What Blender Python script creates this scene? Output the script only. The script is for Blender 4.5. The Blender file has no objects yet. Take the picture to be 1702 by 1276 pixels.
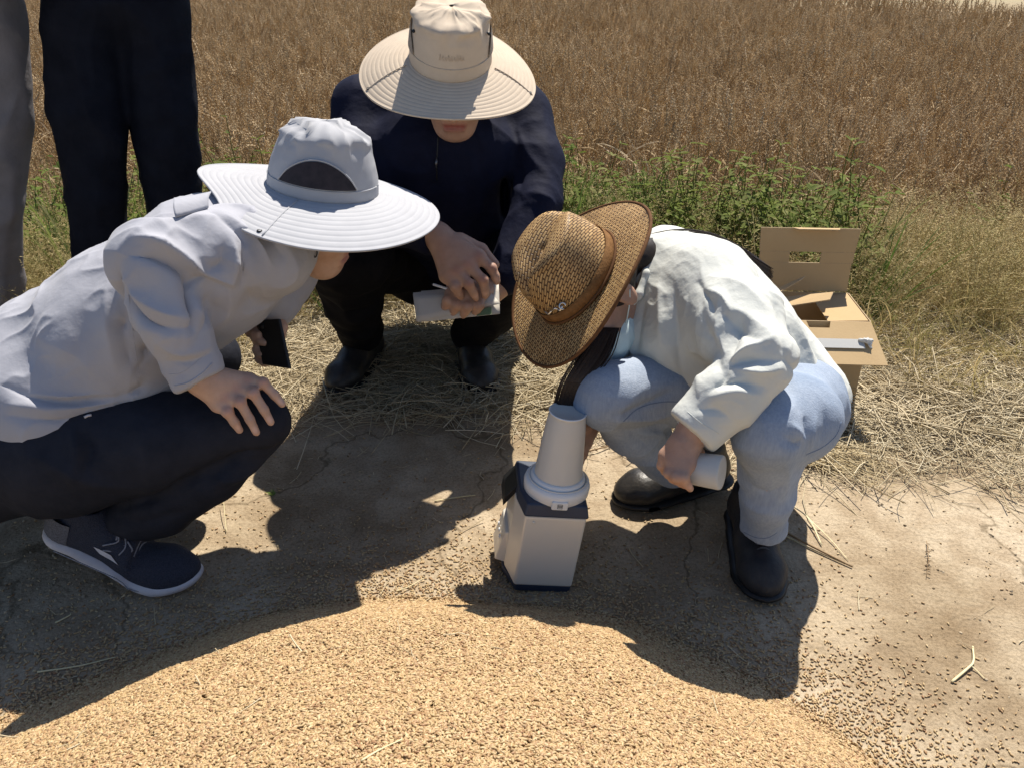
import bpy, bmesh, math, random
import numpy as np
from mathutils import Vector, Matrix
from mathutils.bvhtree import BVHTree

random.seed(7)
RNG = np.random.default_rng(7)
scene = bpy.context.scene
COL = scene.collection

# ------------------------------------------------------------------ camera
FPX, CX, CY = 1400.0, 851.0, 638.0        # focal length and centre, in pixels of the 1702 px wide photograph
TH, CAMH = math.radians(28.0), 1.106
ST, CT = math.sin(TH), math.cos(TH)
cam_d = bpy.data.cameras.new('camera'); cam = bpy.data.objects.new('camera', cam_d); COL.objects.link(cam)
cam_d.sensor_width = 36.0; cam_d.lens = 36.0 * FPX / 1702.0
cam_d.clip_start = 0.02; cam_d.clip_end = 600
cam.location = (0, 0, CAMH); cam.rotation_euler = (math.radians(90) - TH, 0, 0)
scene.camera = cam

# ------------------------------------------------------------------ world and sun
SUN_DIR = Vector((0.195, 0.50, 0.86)).normalized()      # towards the sun
sun_el = math.asin(SUN_DIR.z); sun_az = math.atan2(SUN_DIR.x, SUN_DIR.y)
world = bpy.data.worlds.new('World'); scene.world = world; world.use_nodes = True
wn = world.node_tree; wn.nodes.clear()
wo = wn.nodes.new('ShaderNodeOutputWorld'); wb = wn.nodes.new('ShaderNodeBackground'); ws = wn.nodes.new('ShaderNodeTexSky')
ws.sky_type = 'NISHITA'; ws.sun_disc = False; ws.sun_elevation = sun_el; ws.sun_rotation = sun_az
ws.air_density = 0.8; ws.dust_density = 0.5; ws.ozone_density = 1.0
wb.inputs['Strength'].default_value = 0.088
wn.links.new(ws.outputs[0], wb.inputs[0]); wn.links.new(wb.outputs[0], wo.inputs[0])
sun_d = bpy.data.lights.new('sun', 'SUN'); sun = bpy.data.objects.new('sun', sun_d); COL.objects.link(sun)
sun_d.energy = 5.0; sun_d.angle = math.radians(0.55); sun_d.color = (1.0, 0.93, 0.82)
sun.rotation_euler = (-SUN_DIR).to_track_quat('-Z', 'Y').to_euler()
scene.view_settings.view_transform = 'Standard'; scene.view_settings.look = 'None'
scene.view_settings.exposure = 0.74; scene.view_settings.gamma = 1.0
scene.view_settings.use_curve_mapping = False
scene.cycles.max_bounces = 6; scene.cycles.diffuse_bounces = 3; scene.cycles.glossy_bounces = 3
scene.cycles.transmission_bounces = 4; scene.cycles.transparent_max_bounces = 6

# ------------------------------------------------------------------ helpers
A = lambda *v: np.array(v, float)
def nrm(v): v = np.asarray(v, float); return v / (np.linalg.norm(v) + 1e-12)
def P(px, py, Z):                       # a spot at distance Z seen towards (px, py) in the photograph
    u, v = (px - CX) / FPX, (py - CY) / FPX
    return A(u * Z, Z * (CT - v * ST), CAMH - Z * (ST + v * CT))
def G(px, py, z=0.0):                   # the spot at height z
    v = (py - CY) / FPX
    return P(px, py, (CAMH - z) / (ST + v * CT))

def tag(o, label=None, cat=None, group=None, kind=None):
    if label: o['label'] = label
    if cat: o['category'] = cat
    if group: o['group'] = group
    if kind: o['kind'] = kind
    return o
def thing(name, loc, label, cat, group=None):
    o = bpy.data.objects.new(name, None); COL.objects.link(o); o.location = tuple(loc); o.empty_display_size = 0.05
    return tag(o, label, cat, group)
def put(o, parent):
    if parent is not None:
        o.parent = parent
        q = parent; m = Matrix.Identity(4)
        while q is not None:
            m = Matrix.Translation(q.location) @ m if q.type == 'EMPTY' else m
            q = q.parent
        o.matrix_parent_inverse = m.inverted() if parent.type == 'EMPTY' else Matrix.Identity(4)
    return o
def mesh_data(name, V, Fc, mat, smooth=True, uv=None):
    me = bpy.data.meshes.new(name)
    if isinstance(Fc, np.ndarray):
        V = np.asarray(V, np.float32); n = Fc.shape[1]; m = len(Fc)
        me.vertices.add(len(V)); me.vertices.foreach_set('co', V.ravel())
        me.loops.add(m * n); me.loops.foreach_set('vertex_index', Fc.astype(np.int32).ravel())
        me.polygons.add(m); me.polygons.foreach_set('loop_start', np.arange(0, m * n, n, dtype=np.int32))
        me.update(calc_edges=True)
    else:
        me.from_pydata([tuple(map(float, v)) for v in V], [], [tuple(int(i) for i in f) for f in Fc]); me.update()
    if smooth: me.polygons.foreach_set('use_smooth', np.ones(len(me.polygons), bool))
    if uv is not None:
        l = me.uv_layers.new(name='UVMap'); li = np.empty(len(me.loops), np.int32); me.loops.foreach_get('vertex_index', li)
        l.data.foreach_set('uv', np.asarray(uv, np.float32)[li].ravel())
    if mat is not None:
        for mm in (mat if isinstance(mat, (list, tuple)) else [mat]): me.materials.append(mm)
    return me
def mk(name, V, Fc, mat, parent=None, smooth=True, uv=None):
    o = bpy.data.objects.new(name, mesh_data(name, V, Fc, mat, smooth, uv)); COL.objects.link(o)
    return put(o, parent)
def bevel(o, w, seg=2, ang=30):
    m = o.modifiers.new('bevel', 'BEVEL'); m.width = w; m.segments = seg; m.limit_method = 'ANGLE'; m.angle_limit = math.radians(ang)
    return o
def solid(o, t, off=0.0):
    m = o.modifiers.new('thick', 'SOLIDIFY'); m.thickness = t; m.offset = off; return o

# ---- noise
def _h(ix, iy, iz, s):
    h = (ix * 374761393 + iy * 668265263 + iz * 2147483647 + s * 974634777) & 0xffffffff
    h = ((h ^ (h >> 13)) * 1274126177) & 0xffffffff
    return ((h ^ (h >> 16)) & 0xffff) / 32767.5 - 1.0
def vnoise(p, s=0):                     # smooth value noise in [-1, 1]
    p = np.asarray(p, float); i = np.floor(p).astype(np.int64); f = p - i; f = f * f * f * (f * (f * 6 - 15) + 10)
    r = 0
    for a in (0, 1):
        for b in (0, 1):
            for c in (0, 1):
                w = (f[:, 0] if a else 1 - f[:, 0]) * (f[:, 1] if b else 1 - f[:, 1]) * (f[:, 2] if c else 1 - f[:, 2])
                r = r + w * _h(i[:, 0] + a, i[:, 1] + b, i[:, 2] + c, s)
    return r
def fbm(p, s=0, o=3):
    r, a = 0, 1.0
    for k in range(o): r = r + a * vnoise(np.asarray(p) * 2.03 ** k + 17.3 * k, s + k); a *= 0.5
    return r

# ---- solids grown from rounded limbs, then skinned into one surface
class Sdf:
    def __init__(s): s.ops = []
    def cone(s, a, b, ra, rb, k=0.02, flat=None, sub=False):
        a, b = np.asarray(a, float), np.asarray(b, float); m = max(ra, rb) * (max(1.0, flat[1]) if flat else 1)
        def f(p):
            ab = b - a; L = ab @ ab + 1e-12
            t = np.clip((p - a) @ ab / L, 0, 1); q = p - a - t[..., None] * ab
            r = ra + (rb - ra) * t
            if flat is None: return np.sqrt((q * q).sum(-1)) - r
            ax, sc = flat; ax = nrm(ax); d = q @ ax
            q = q + (d * (1 / sc - 1))[..., None] * ax
            return (np.sqrt((q * q).sum(-1)) - r) * min(1, sc)
        s.ops.append((f, np.minimum(a, b) - m, np.maximum(a, b) + m, k, sub)); return s
    def chain(s, pts, rs, k=0.02, flat=None):
        for i in range(len(pts) - 1): s.cone(pts[i], pts[i + 1], rs[i], rs[i + 1], k, flat)
        return s
    def ell(s, c, rad, R=None, k=0.02, sub=False):
        c = np.asarray(c, float); rad = np.asarray(rad, float); R = np.eye(3) if R is None else np.asarray(R)   # rows of R: local axes
        def f(p):
            q = (p - c) @ R.T; a = np.sqrt(((q / rad) ** 2).sum(-1)); b = np.sqrt(((q / rad ** 2) ** 2).sum(-1)) + 1e-9
            return a * (a - 1) / b
        m = rad.max(); s.ops.append((f, c - m, c + m, k, sub)); return s
    def cut(s, pt, n, rad, k=0.004):        # take away what lies beyond the plane, near pt
        pt = np.asarray(pt, float); n = nrm(n)
        def f(p): return np.maximum(-((p - pt) @ n), np.sqrt(((p - pt) ** 2).sum(-1)) - rad)
        s.ops.append((f, pt - rad, pt + rad, k, True)); return s
    def mesh(s, h, smooth=2):
        lo = np.min([o[1] for o in s.ops if not o[4]], 0) - 2 * h; hi = np.max([o[2] for o in s.ops if not o[4]], 0) + 2 * h
        n = np.ceil((hi - lo) / h).astype(int) + 1
        vol = np.full(n, 0.2, np.float32)
        ax = [lo[i] + h * np.arange(n[i]) for i in range(3)]
        for f, a, b, k, sub in s.ops:
            m = k + 3 * h
            i0 = np.clip(np.floor((a - m - lo) / h).astype(int), 0, n); i1 = np.clip(np.ceil((b + m - lo) / h).astype(int) + 1, 0, n)
            if np.any(i1 <= i0): continue
            sl = tuple(slice(i0[i], i1[i]) for i in range(3))
            g = np.stack(np.meshgrid(ax[0][sl[0]], ax[1][sl[1]], ax[2][sl[2]], indexing='ij'), -1)
            d = f(g); v = vol[sl]
            if sub: hh = np.clip(k - np.abs(v + d), 0, None) / max(k, 1e-6); vol[sl] = np.maximum(v, -d) + hh * hh * k / 4
            else: hh = np.clip(k - np.abs(v - d), 0, None) / max(k, 1e-6); vol[sl] = np.minimum(v, d) - hh * hh * k / 4
        V, Q = surface_nets(vol, lo, h)
        return relax(V, Q, smooth), Q
def surface_nets(vol, lo, h):
    s = vol < 0; c = np.zeros(np.array(vol.shape) - 1, np.uint8)
    cs = [(i, j, k) for i in (0, 1) for j in (0, 1) for k in (0, 1)]
    nx, ny, nz = c.shape
    for i, j, k in cs: c += s[i:i + nx, j:j + ny, k:k + nz]
    idx = np.argwhere((c > 0) & (c < 8)); N = len(idx)
    val = np.stack([vol[idx[:, 0] + i, idx[:, 1] + j, idx[:, 2] + k] for i, j, k in cs], 1)
    acc = np.zeros((N, 3)); cnt = np.zeros(N)
    for a in range(8):
        for b in range(a + 1, 8):
            da = np.array(cs[b]) - np.array(cs[a])
            if np.abs(da).sum() != 1: continue
            m = (val[:, a] < 0) != (val[:, b] < 0)
            t = val[m, a] / (val[m, a] - val[m, b])
            acc[m] += np.array(cs[a]) + t[:, None] * da; cnt[m] += 1
    V = lo + h * (idx + acc / cnt[:, None])
    mp = np.full(c.shape, -1, np.int64); mp[idx[:, 0], idx[:, 1], idx[:, 2]] = np.arange(N)
    Q = []
    for ax in range(3):
        o1, o2 = [(1, 2), (2, 0), (0, 1)][ax]
        sh = [slice(None)] * 3; sh2 = [slice(None)] * 3; sh[ax] = slice(0, -1); sh2[ax] = slice(1, None)
        a, b = s[tuple(sh)], s[tuple(sh2)]
        e = np.argwhere(a != b); e = e[(e[:, o1] > 0) & (e[:, o2] > 0) & (e[:, o1] < vol.shape[o1] - 1) & (e[:, o2] < vol.shape[o2] - 1)]
        fl = a[e[:, 0], e[:, 1], e[:, 2]]
        def cell(d1, d2):
            q = e.copy(); q[:, o1] -= d1; q[:, o2] -= d2; return mp[q[:, 0], q[:, 1], q[:, 2]]
        q = np.stack([cell(1, 1), cell(0, 1), cell(0, 0), cell(1, 0)], 1)
        q[~fl] = q[~fl][:, ::-1]; Q.append(q)
    Q = np.concatenate(Q); return V, Q[(Q >= 0).all(1)]
def relax(V, Q, it, w=0.5):
    for _ in range(it):
        acc = np.zeros_like(V); cnt = np.zeros(len(V))
        for i in range(4):
            a, b = Q[:, i], Q[:, (i + 1) % 4]
            for d in range(3):
                acc[:, d] += np.bincount(a, V[b, d], len(V)) + np.bincount(b, V[a, d], len(V))
            cnt += np.bincount(a, minlength=len(V)) + np.bincount(b, minlength=len(V))
        V = V * (1 - w) + w * acc / np.maximum(cnt, 1)[:, None]
    return V
def vnormals(V, Q):
    n = np.cross(V[Q[:, 2]] - V[Q[:, 0]], V[Q[:, 3]] - V[Q[:, 1]]) if Q.shape[1] == 4 else np.cross(V[Q[:, 1]] - V[Q[:, 0]], V[Q[:, 2]] - V[Q[:, 0]])
    N = np.zeros_like(V)
    for i in range(Q.shape[1]):
        for d in range(3): N[:, d] += np.bincount(Q[:, i], n[:, d], len(V))
    return N / (np.linalg.norm(N, axis=1)[:, None] + 1e-12)
def curve_pts(pts, n=12):               # Catmull-Rom through points
    p = [np.asarray(q, float) for q in pts]; p = [2 * p[0] - p[1]] + p + [2 * p[-1] - p[-2]]; out = []
    for i in range(1, len(p) - 2):
        for t in np.linspace(0, 1, n, endpoint=False):
            out.append(0.5 * ((2 * p[i]) + (-p[i - 1] + p[i + 1]) * t + (2 * p[i - 1] - 5 * p[i] + 4 * p[i + 1] - p[i + 2]) * t * t + (-p[i - 1] + 3 * p[i] - 3 * p[i + 1] + p[i + 2]) * t ** 3))
    out.append(p[-2]); return np.array(out)
def folds(V, N, lst):                   # cloth folds: each (points, width, height), a ridge or (height < 0) a valley
    D = np.zeros(len(V))
    for pts, w, a in lst:
        c = curve_pts(pts, 8) if len(pts) > 2 else np.array([pts[0] * (1 - t) + pts[1] * t for t in np.linspace(0, 1, 9)])
        lo, hi = c.min(0) - 3 * w, c.max(0) + 3 * w
        m = np.where(((V > lo) & (V < hi)).all(1))[0]
        if not len(m): continue
        best = np.full(len(m), 9.0); bt = np.zeros(len(m)); n = len(c) - 1
        for i in range(n):
            ab = c[i + 1] - c[i]; t = np.clip(((V[m] - c[i]) @ ab) / (ab @ ab + 1e-12), 0, 1)
            d = np.linalg.norm(V[m] - c[i] - t[:, None] * ab, axis=1); k = d < best
            best[k] = d[k]; bt[k] = (i + t[k]) / n
        D[m] += a * np.exp(-(best / w) ** 1.15) * np.sin(np.pi * np.clip(bt * 0.9 + 0.05, 0, 1)) ** 0.6
    return V + N * D[:, None]
def crumple(V, N, f, a, s=0, stretch=None, sharp=True):
    p = V.copy()
    if stretch is not None:
        ax, sc = stretch; ax = nrm(ax); p = p + ((p @ ax) * (1 / sc - 1))[:, None] * ax
    p = p + 0.35 / f * np.stack([vnoise(p * f * 0.6 + 5 * i, s + 20 + i) for i in range(3)], 1)
    n = vnoise(p * f, s)
    d = (1 - np.abs(n)) ** 2.2 - 0.45 if sharp else n
    return V + N * (a * d)[:, None]
def tube(path, r, n=6, flat=1.0, cap=True):
    path = np.asarray(path, float); m = len(path); r = np.full(m, r) if np.isscalar(r) else np.asarray(r)
    T = np.gradient(path, axis=0); T /= np.linalg.norm(T, axis=1)[:, None] + 1e-12
    u = np.cross(T[0], (0, 0, 1) if abs(T[0][2]) < 0.9 else (1, 0, 0)); u = nrm(u); V = []
    for i in range(m):
        u = nrm(u - T[i] * (u @ T[i])); w = np.cross(T[i], u)
        for j in range(n):
            a = 2 * math.pi * j / n; V.append(path[i] + r[i] * (math.cos(a) * u + flat * math.sin(a) * w))
    Fc = [(i * n + j, i * n + (j + 1) % n, (i + 1) * n + (j + 1) % n, (i + 1) * n + j) for i in range(m - 1) for j in range(n)]
    if cap: Fc += [tuple(range(n))[::-1], tuple((m - 1) * n + j for j in range(n))]
    return V, Fc
def lathe(prof, n=48, o=(0, 0, 0), ax=(0, 0, 1)):
    ax = nrm(ax); u = nrm(np.cross(ax, (0.3, 1, 0.1))); w = np.cross(ax, u); V, Fc = [], []
    for r, z in prof:
        for j in range(n):
            a = 2 * math.pi * j / n; V.append(np.asarray(o) + ax * z + r * (math.cos(a) * u + math.sin(a) * w))
    for i in range(len(prof) - 1):
        for j in range(n): Fc.append((i * n + j, i * n + (j + 1) % n, (i + 1) * n + (j + 1) % n, (i + 1) * n + j))
    return V, Fc
class MB:                               # collects pieces that belong to one mesh
    def __init__(s): s.V, s.F = [], []
    def add(s, V, Fc):
        k = len(s.V); s.V += [tuple(v) for v in V]; s.F += [tuple(int(i) + k for i in f) for f in Fc]; return s
    def box(s, c, sx, sy, sz, R=None):
        R = np.eye(3) if R is None else R
        V = [np.asarray(c) + A(x * sx / 2, y * sy / 2, z * sz / 2) @ R for x in (-1, 1) for y in (-1, 1) for z in (-1, 1)]
        return s.add(V, [(0, 1, 3, 2), (4, 6, 7, 5), (0, 4, 5, 1), (2, 3, 7, 6), (0, 2, 6, 4), (1, 5, 7, 3)])
    def build(s, name, mat, parent=None, smooth=False): return mk(name, s.V, s.F, mat, parent, smooth)

# ------------------------------------------------------------------ materials
def mat(name, c1, c2=None, scale=20, rough=0.7, bump=0.0, bscale=60, spec=0.3, transl=0.0, rnd=None, sheen=0.0, detail=4, metal=0.0, contrast=1.0, coords='Object', tcol=None, sss=0.0):
    m = bpy.data.materials.new(name); m.use_nodes = True; nt = m.node_tree; N, L = nt.nodes, nt.links
    b = N['Principled BSDF']; out = N['Material Output']
    b.inputs['Roughness'].default_value = rough; b.inputs['Specular IOR Level'].default_value = spec; b.inputs['Metallic'].default_value = metal
    if sheen: b.inputs['Sheen Weight'].default_value = sheen
    if sss: b.inputs['Subsurface Weight'].default_value = sss; b.inputs['Subsurface Radius'].default_value = (0.012, 0.005, 0.003); b.inputs['Subsurface Scale'].default_value = 1.0
    tc = N.new('ShaderNodeTexCoord')
    src = None
    if c2 is not None:
        n = N.new('ShaderNodeTexNoise'); n.inputs['Scale'].default_value = scale; n.inputs['Detail'].default_value = detail; n.inputs['Roughness'].default_value = 0.6
        L.new(tc.outputs[coords], n.inputs['Vector'])
        r = N.new('ShaderNodeValToRGB'); r.color_ramp.elements[0].color = (*c1, 1); r.color_ramp.elements[1].color = (*c2, 1)
        r.color_ramp.elements[0].position = 0.5 - 0.22 / contrast; r.color_ramp.elements[1].position = 0.5 + 0.22 / contrast
        L.new(n.outputs['Fac'], r.inputs['Fac']); src = r.outputs['Color']
    else:
        r = N.new('ShaderNodeRGB'); r.outputs[0].default_value = (*c1, 1); src = r.outputs[0]
    if rnd is not None:                 # each instance a shade of its own
        oi = N.new('ShaderNodeObjectInfo'); rr = N.new('ShaderNodeValToRGB'); rr.color_ramp.interpolation = 'LINEAR'
        els = rr.color_ramp.elements
        while len(els) < len(rnd): els.new(0.5)
        for i, c in enumerate(rnd): els[i].position = i / (len(rnd) - 1); els[i].color = (*c, 1)
        L.new(oi.outputs['Random'], rr.inputs['Fac'])
        if c2 is not None:
            mx = N.new('ShaderNodeMix'); mx.data_type = 'RGBA'; mx.blend_type = 'MULTIPLY'; mx.inputs[0].default_value = 1.0
            L.new(src, mx.inputs[6]); L.new(rr.outputs['Color'], mx.inputs[7]); src = mx.outputs[2]
        else: src = rr.outputs['Color']
    L.new(src, b.inputs['Base Color'])
    if bump:
        bn = N.new('ShaderNodeTexNoise'); bn.inputs['Scale'].default_value = bscale; bn.inputs['Detail'].default_value = 5
        L.new(tc.outputs[coords], bn.inputs['Vector'])
        bp = N.new('ShaderNodeBump'); bp.inputs['Strength'].default_value = bump; bp.inputs['Distance'].default_value = 0.01
        L.new(bn.outputs['Fac'], bp.inputs['Height']); L.new(bp.outputs['Normal'], b.inputs['Normal'])
    if transl:
        t = N.new('ShaderNodeBsdfTranslucent'); mx = N.new('ShaderNodeMixShader'); mx.inputs[0].default_value = transl
        if tcol is None: L.new(src, t.inputs['Color'])
        else: t.inputs['Color'].default_value = (*tcol, 1)
        L.new(b.outputs[0], mx.inputs[1]); L.new(t.outputs[0], mx.inputs[2]); L.new(mx.outputs[0], out.inputs['Surface'])
    return m

# ------------------------------------------------------------------ scatter: many small pieces of one mass
def scatter(name, protos, pts, rot, scl, idx, label, cat, parent=None):
    pc = bpy.data.collections.new(name + '_pieces')
    for i, o in enumerate(protos): o.name = '%s_piece_%02d' % (name, i); pc.objects.link(o)
    n = len(pts); me = bpy.data.meshes.new(name); me.vertices.add(n); me.vertices.foreach_set('co', np.asarray(pts, np.float32).ravel())
    for nm, ty, val in (('rot', 'FLOAT_VECTOR', rot), ('scl', 'FLOAT_VECTOR', scl), ('idx', 'INT', idx)):
        at = me.attributes.new(nm, ty, 'POINT')
        at.data.foreach_set('vector' if ty == 'FLOAT_VECTOR' else 'value', np.asarray(val, np.int32 if ty == 'INT' else np.float32).ravel())
    ob = bpy.data.objects.new(name, me); COL.objects.link(ob)
    ng = bpy.data.node_groups.new(name + '_scatter', 'GeometryNodeTree')
    ng.interface.new_socket('Geometry', in_out='INPUT', socket_type='NodeSocketGeometry'); ng.interface.new_socket('Geometry', in_out='OUTPUT', socket_type='NodeSocketGeometry')
    N, L = ng.nodes, ng.links
    gi, go = N.new('NodeGroupInput'), N.new('NodeGroupOutput')
    ci = N.new('GeometryNodeCollectionInfo'); ci.inputs['Collection'].default_value = pc
    ci.inputs['Separate Children'].default_value = True; ci.inputs['Reset Children'].default_value = True
    ip = N.new('GeometryNodeInstanceOnPoints'); ip.inputs['Pick Instance'].default_value = True
    def named(nm, ty):
        q = N.new('GeometryNodeInputNamedAttribute'); q.data_type = ty; q.inputs['Name'].default_value = nm
        return [s for s in q.outputs if s.enabled and s.name == 'Attribute'][0]
    er = N.new('FunctionNodeEulerToRotation')
    L.new(named('rot', 'FLOAT_VECTOR'), er.inputs[0]); L.new(er.outputs[0], ip.inputs['Rotation'])
    L.new(named('scl', 'FLOAT_VECTOR'), ip.inputs['Scale']); L.new(named('idx', 'INT'), ip.inputs['Instance Index'])
    L.new(gi.outputs[0], ip.inputs['Points']); L.new(ci.outputs[0], ip.inputs['Instance']); L.new(ip.outputs[0], go.inputs[0])
    md = ob.modifiers.new('scatter', 'NODES'); md.node_group = ng
    tag(ob, label, cat, kind='stuff')
    return ob
def proto(V, Fc, m, smooth=True):
    return bpy.data.objects.new('piece', mesh_data('piece', V, Fc, m, smooth))

# ================================================================== the setting
M = {}
M['dirt'] = mat('dirt', (0.30, 0.225, 0.145), (0.43, 0.345, 0.245), scale=5, rough=0.95, bump=0.35, bscale=70, spec=0.1, detail=8)
M['soil'] = mat('soil', (0.13, 0.095, 0.06), (0.30, 0.235, 0.15), scale=9, rough=1.0, bump=0.6, bscale=60, spec=0.05)
M['kernel'] = mat('kernel', (0.85, 0.8, 0.75), (1.0, 1.0, 1.0), scale=900, rough=0.5, spec=0.35, detail=2,
                  rnd=[(0.24, 0.145, 0.07), (0.41, 0.285, 0.14), (0.46, 0.335, 0.172), (0.50, 0.38, 0.205), (0.34, 0.205, 0.10), (0.58, 0.46, 0.27), (0.29, 0.16, 0.08), (0.48, 0.36, 0.19)])
M['straw'] = mat('straw', (0.75, 0.72, 0.65), (1, 1, 1), scale=40, rough=0.6, spec=0.25,
                 rnd=[(0.44, 0.35, 0.21), (0.64, 0.54, 0.36), (0.74, 0.65, 0.46), (0.52, 0.42, 0.26), (0.80, 0.71, 0.53)], transl=0.15)
M['wheat'] = mat('wheat', (0.7, 0.66, 0.6), (1, 1, 1), scale=30, rough=0.7, spec=0.15,
                 rnd=[(0.44, 0.32, 0.185), (0.64, 0.50, 0.31), (0.50, 0.38, 0.23), (0.75, 0.61, 0.41), (0.57, 0.44, 0.27)], transl=0.42)
M['wheat_leaf'] = mat('wheat_leaf', (0.7, 0.68, 0.62), (1, 1, 1), scale=30, rough=0.7, spec=0.1,
                 rnd=[(0.62, 0.48, 0.31), (0.74, 0.60, 0.41), (0.56, 0.42, 0.26), (0.80, 0.67, 0.48)], transl=0.42)
M['grass'] = mat('grass', (0.8, 0.8, 0.7), (1, 1, 1), scale=12, rough=0.5, spec=0.3,
                 rnd=[(0.09, 0.15, 0.03), (0.14, 0.20, 0.045), (0.20, 0.235, 0.07), (0.07, 0.12, 0.028), (0.24, 0.24, 0.10)], transl=0.4)
M['weed'] = mat('weed', (0.75, 0.8, 0.7), (1, 1, 1), scale=25, rough=0.7, spec=0.08,
                rnd=[(0.12, 0.165, 0.03), (0.16, 0.205, 0.045), (0.22, 0.245, 0.07), (0.10, 0.135, 0.03), (0.27, 0.26, 0.10)], transl=0.42)
M['drygrass'] = mat('drygrass', (0.8, 0.78, 0.72), (1, 1, 1), scale=12, rough=0.6, spec=0.2,
                    rnd=[(0.46, 0.36, 0.17), (0.58, 0.46, 0.24), (0.34, 0.31, 0.12), (0.66, 0.53, 0.30)], transl=0.35)

def sstep(a, b, x): t = np.clip((x - a) / (b - a), 0, 1); return t * t * (3 - 2 * t)
def ground_z(x, y):
    x = np.asarray(x, float); y = np.asarray(y, float)
    edge = 3.0 - 0.10 * x                                  # the bank down to the field
    z = -0.33 * sstep(edge, edge + 0.9, y) + 0.05 * np.clip(y - 3.8, 0, 60)
    p = np.stack([x * 2.2, y * 2.2, 0 * x], -1).reshape(-1, 3); n = vnoise(p, 3).reshape(x.shape)
    p2 = np.stack([x * 9, y * 9, 0 * x], -1).reshape(-1, 3); n2 = vnoise(p2, 4).reshape(x.shape)
    return z + (0.006 * n + 0.003 * n2) * (0.4 + 1.6 * sstep(1.7, 2.4, y))
def axis_steps(a, b, fine_a, fine_b, f):
    out = list(np.arange(fine_a, fine_b + f / 2, f)); s = f
    while out[-1] < b: s *= 1.35; out.append(out[-1] + s)
    s = f
    while out[0] > a: s *= 1.35; out.insert(0, out[0] - s)
    return np.array(out)
gx = axis_steps(-150, 150, -1.8, 1.8, 0.03); gy = axis_steps(-60, 250, 0.0, 4.4, 0.03)
X, Y = np.meshgrid(gx, gy, indexing='ij'); Zg = ground_z(X, Y)
nX, nY = X.shape; ii = np.arange(nX * nY).reshape(nX, nY)
gq = np.stack([ii[:-1, :-1], ii[1:, :-1], ii[1:, 1:], ii[:-1, 1:]], -1).reshape(-1, 4)
# ground material: trodden pale dust near the heap, brown soil under the straw and the crop
gm = bpy.data.materials.new('ground'); gm.use_nodes = True; nt = gm.node_tree; N, L = nt.nodes, nt.links
b = N['Principled BSDF']; b.inputs['Roughness'].default_value = 0.95; b.inputs['Specular IOR Level'].default_value = 0.1
tc = N.new('ShaderNodeTexCoord')
def nz(scale, det=6, dist=0.0):
    n = N.new('ShaderNodeTexNoise'); n.inputs['Scale'].default_value = scale; n.inputs['Detail'].default_value = det; n.inputs['Distortion'].default_value = dist
    L.new(tc.outputs['Object'], n.inputs['Vector']); return n.outputs['Fac']
def ramp(src, *st):
    r = N.new('ShaderNodeValToRGB'); e = r.color_ramp.elements
    while len(e) < len(st): e.new(0.5)
    for i, (p, c) in enumerate(st): e[i].position = p; e[i].color = (*c, 1)
    L.new(src, r.inputs['Fac']); return r.outputs['Color']
def mixc(f, a, bb, mode='MIX'):
    m = N.new('ShaderNodeMix'); m.data_type = 'RGBA'; m.blend_type = mode
    if isinstance(f, float): m.inputs[0].default_value = f
    else: L.new(f, m.inputs[0])
    L.new(a, m.inputs[6]); L.new(bb, m.inputs[7]); return m.outputs[2]
dust = ramp(nz(3.2, 8), (0.3, (0.275, 0.21, 0.135)), (0.5, (0.385, 0.31, 0.215)), (0.7, (0.47, 0.39, 0.285)))
grit = ramp(nz(160, 4), (0.35, (0.62, 0.6, 0.56)), (0.55, (1, 1, 1)))
dust = mixc(0.55, dust, grit, 'MULTIPLY')
blot = ramp(nz(11, 5, 0.4), (0.42, (0.78, 0.74, 0.70)), (0.58, (1, 1, 1)))
dust = mixc(0.8, dust, blot, 'MULTIPLY')
fine = ramp(nz(620, 3), (0.36, (0.55, 0.53, 0.50)), (0.5, (1, 1, 1)), (0.68, (1.12, 1.12, 1.1)))
dust = mixc(0.6, dust, fine, 'MULTIPLY')
vo = N.new('ShaderNodeTexVoronoi'); vo.feature = 'DISTANCE_TO_EDGE'; vo.inputs['Scale'].default_value = 1.5; wv = N.new('ShaderNodeVectorMath'); wv.operation = 'ADD'
wn_ = N.new('ShaderNodeTexNoise'); wn_.inputs['Scale'].default_value = 5; wn_.inputs['Detail'].default_value = 6; L.new(tc.outputs['Object'], wn_.inputs['Vector']); ws_ = N.new('ShaderNodeVectorMath'); ws_.operation = 'SCALE'; ws_.inputs['Scale'].default_value = 0.35
L.new(wn_.outputs['Color'], ws_.inputs[0]); L.new(tc.outputs['Object'], wv.inputs[0]); L.new(ws_.outputs[0], wv.inputs[1]); L.new(wv.outputs[0], vo.inputs['Vector'])
crack = ramp(vo.outputs['Distance'], (0.002, (0.42, 0.40, 0.36)), (0.010, (1, 1, 1)))
dust = mixc(0.75, dust, crack, 'MULTIPLY')
soil = ramp(nz(14, 7), (0.3, (0.15, 0.11, 0.065)), (0.7, (0.36, 0.275, 0.175)))
sx = N.new('ShaderNodeSeparateXYZ'); L.new(tc.outputs['Object'], sx.inputs[0])
def mth(op, a, bb):
    m = N.new('ShaderNodeMath'); m.operation = op
    for i, q in enumerate((a, bb)):
        if isinstance(q, (int, float)): m.inputs[i].default_value = q
        else: L.new(q, m.inputs[i])
    return m.outputs[0]
yy = mth('ADD', sx.outputs['Y'], mth('MULTIPLY', sx.outputs['X'], 0.12)); yy = mth('ADD', yy, mth('MULTIPLY', mth('SUBTRACT', nz(6), 0.5), 0.35))
mr = N.new('ShaderNodeMapRange'); mr.inputs['From Min'].default_value = 1.86; mr.inputs['From Max'].default_value = 2.15; L.new(yy, mr.inputs['Value'])
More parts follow.
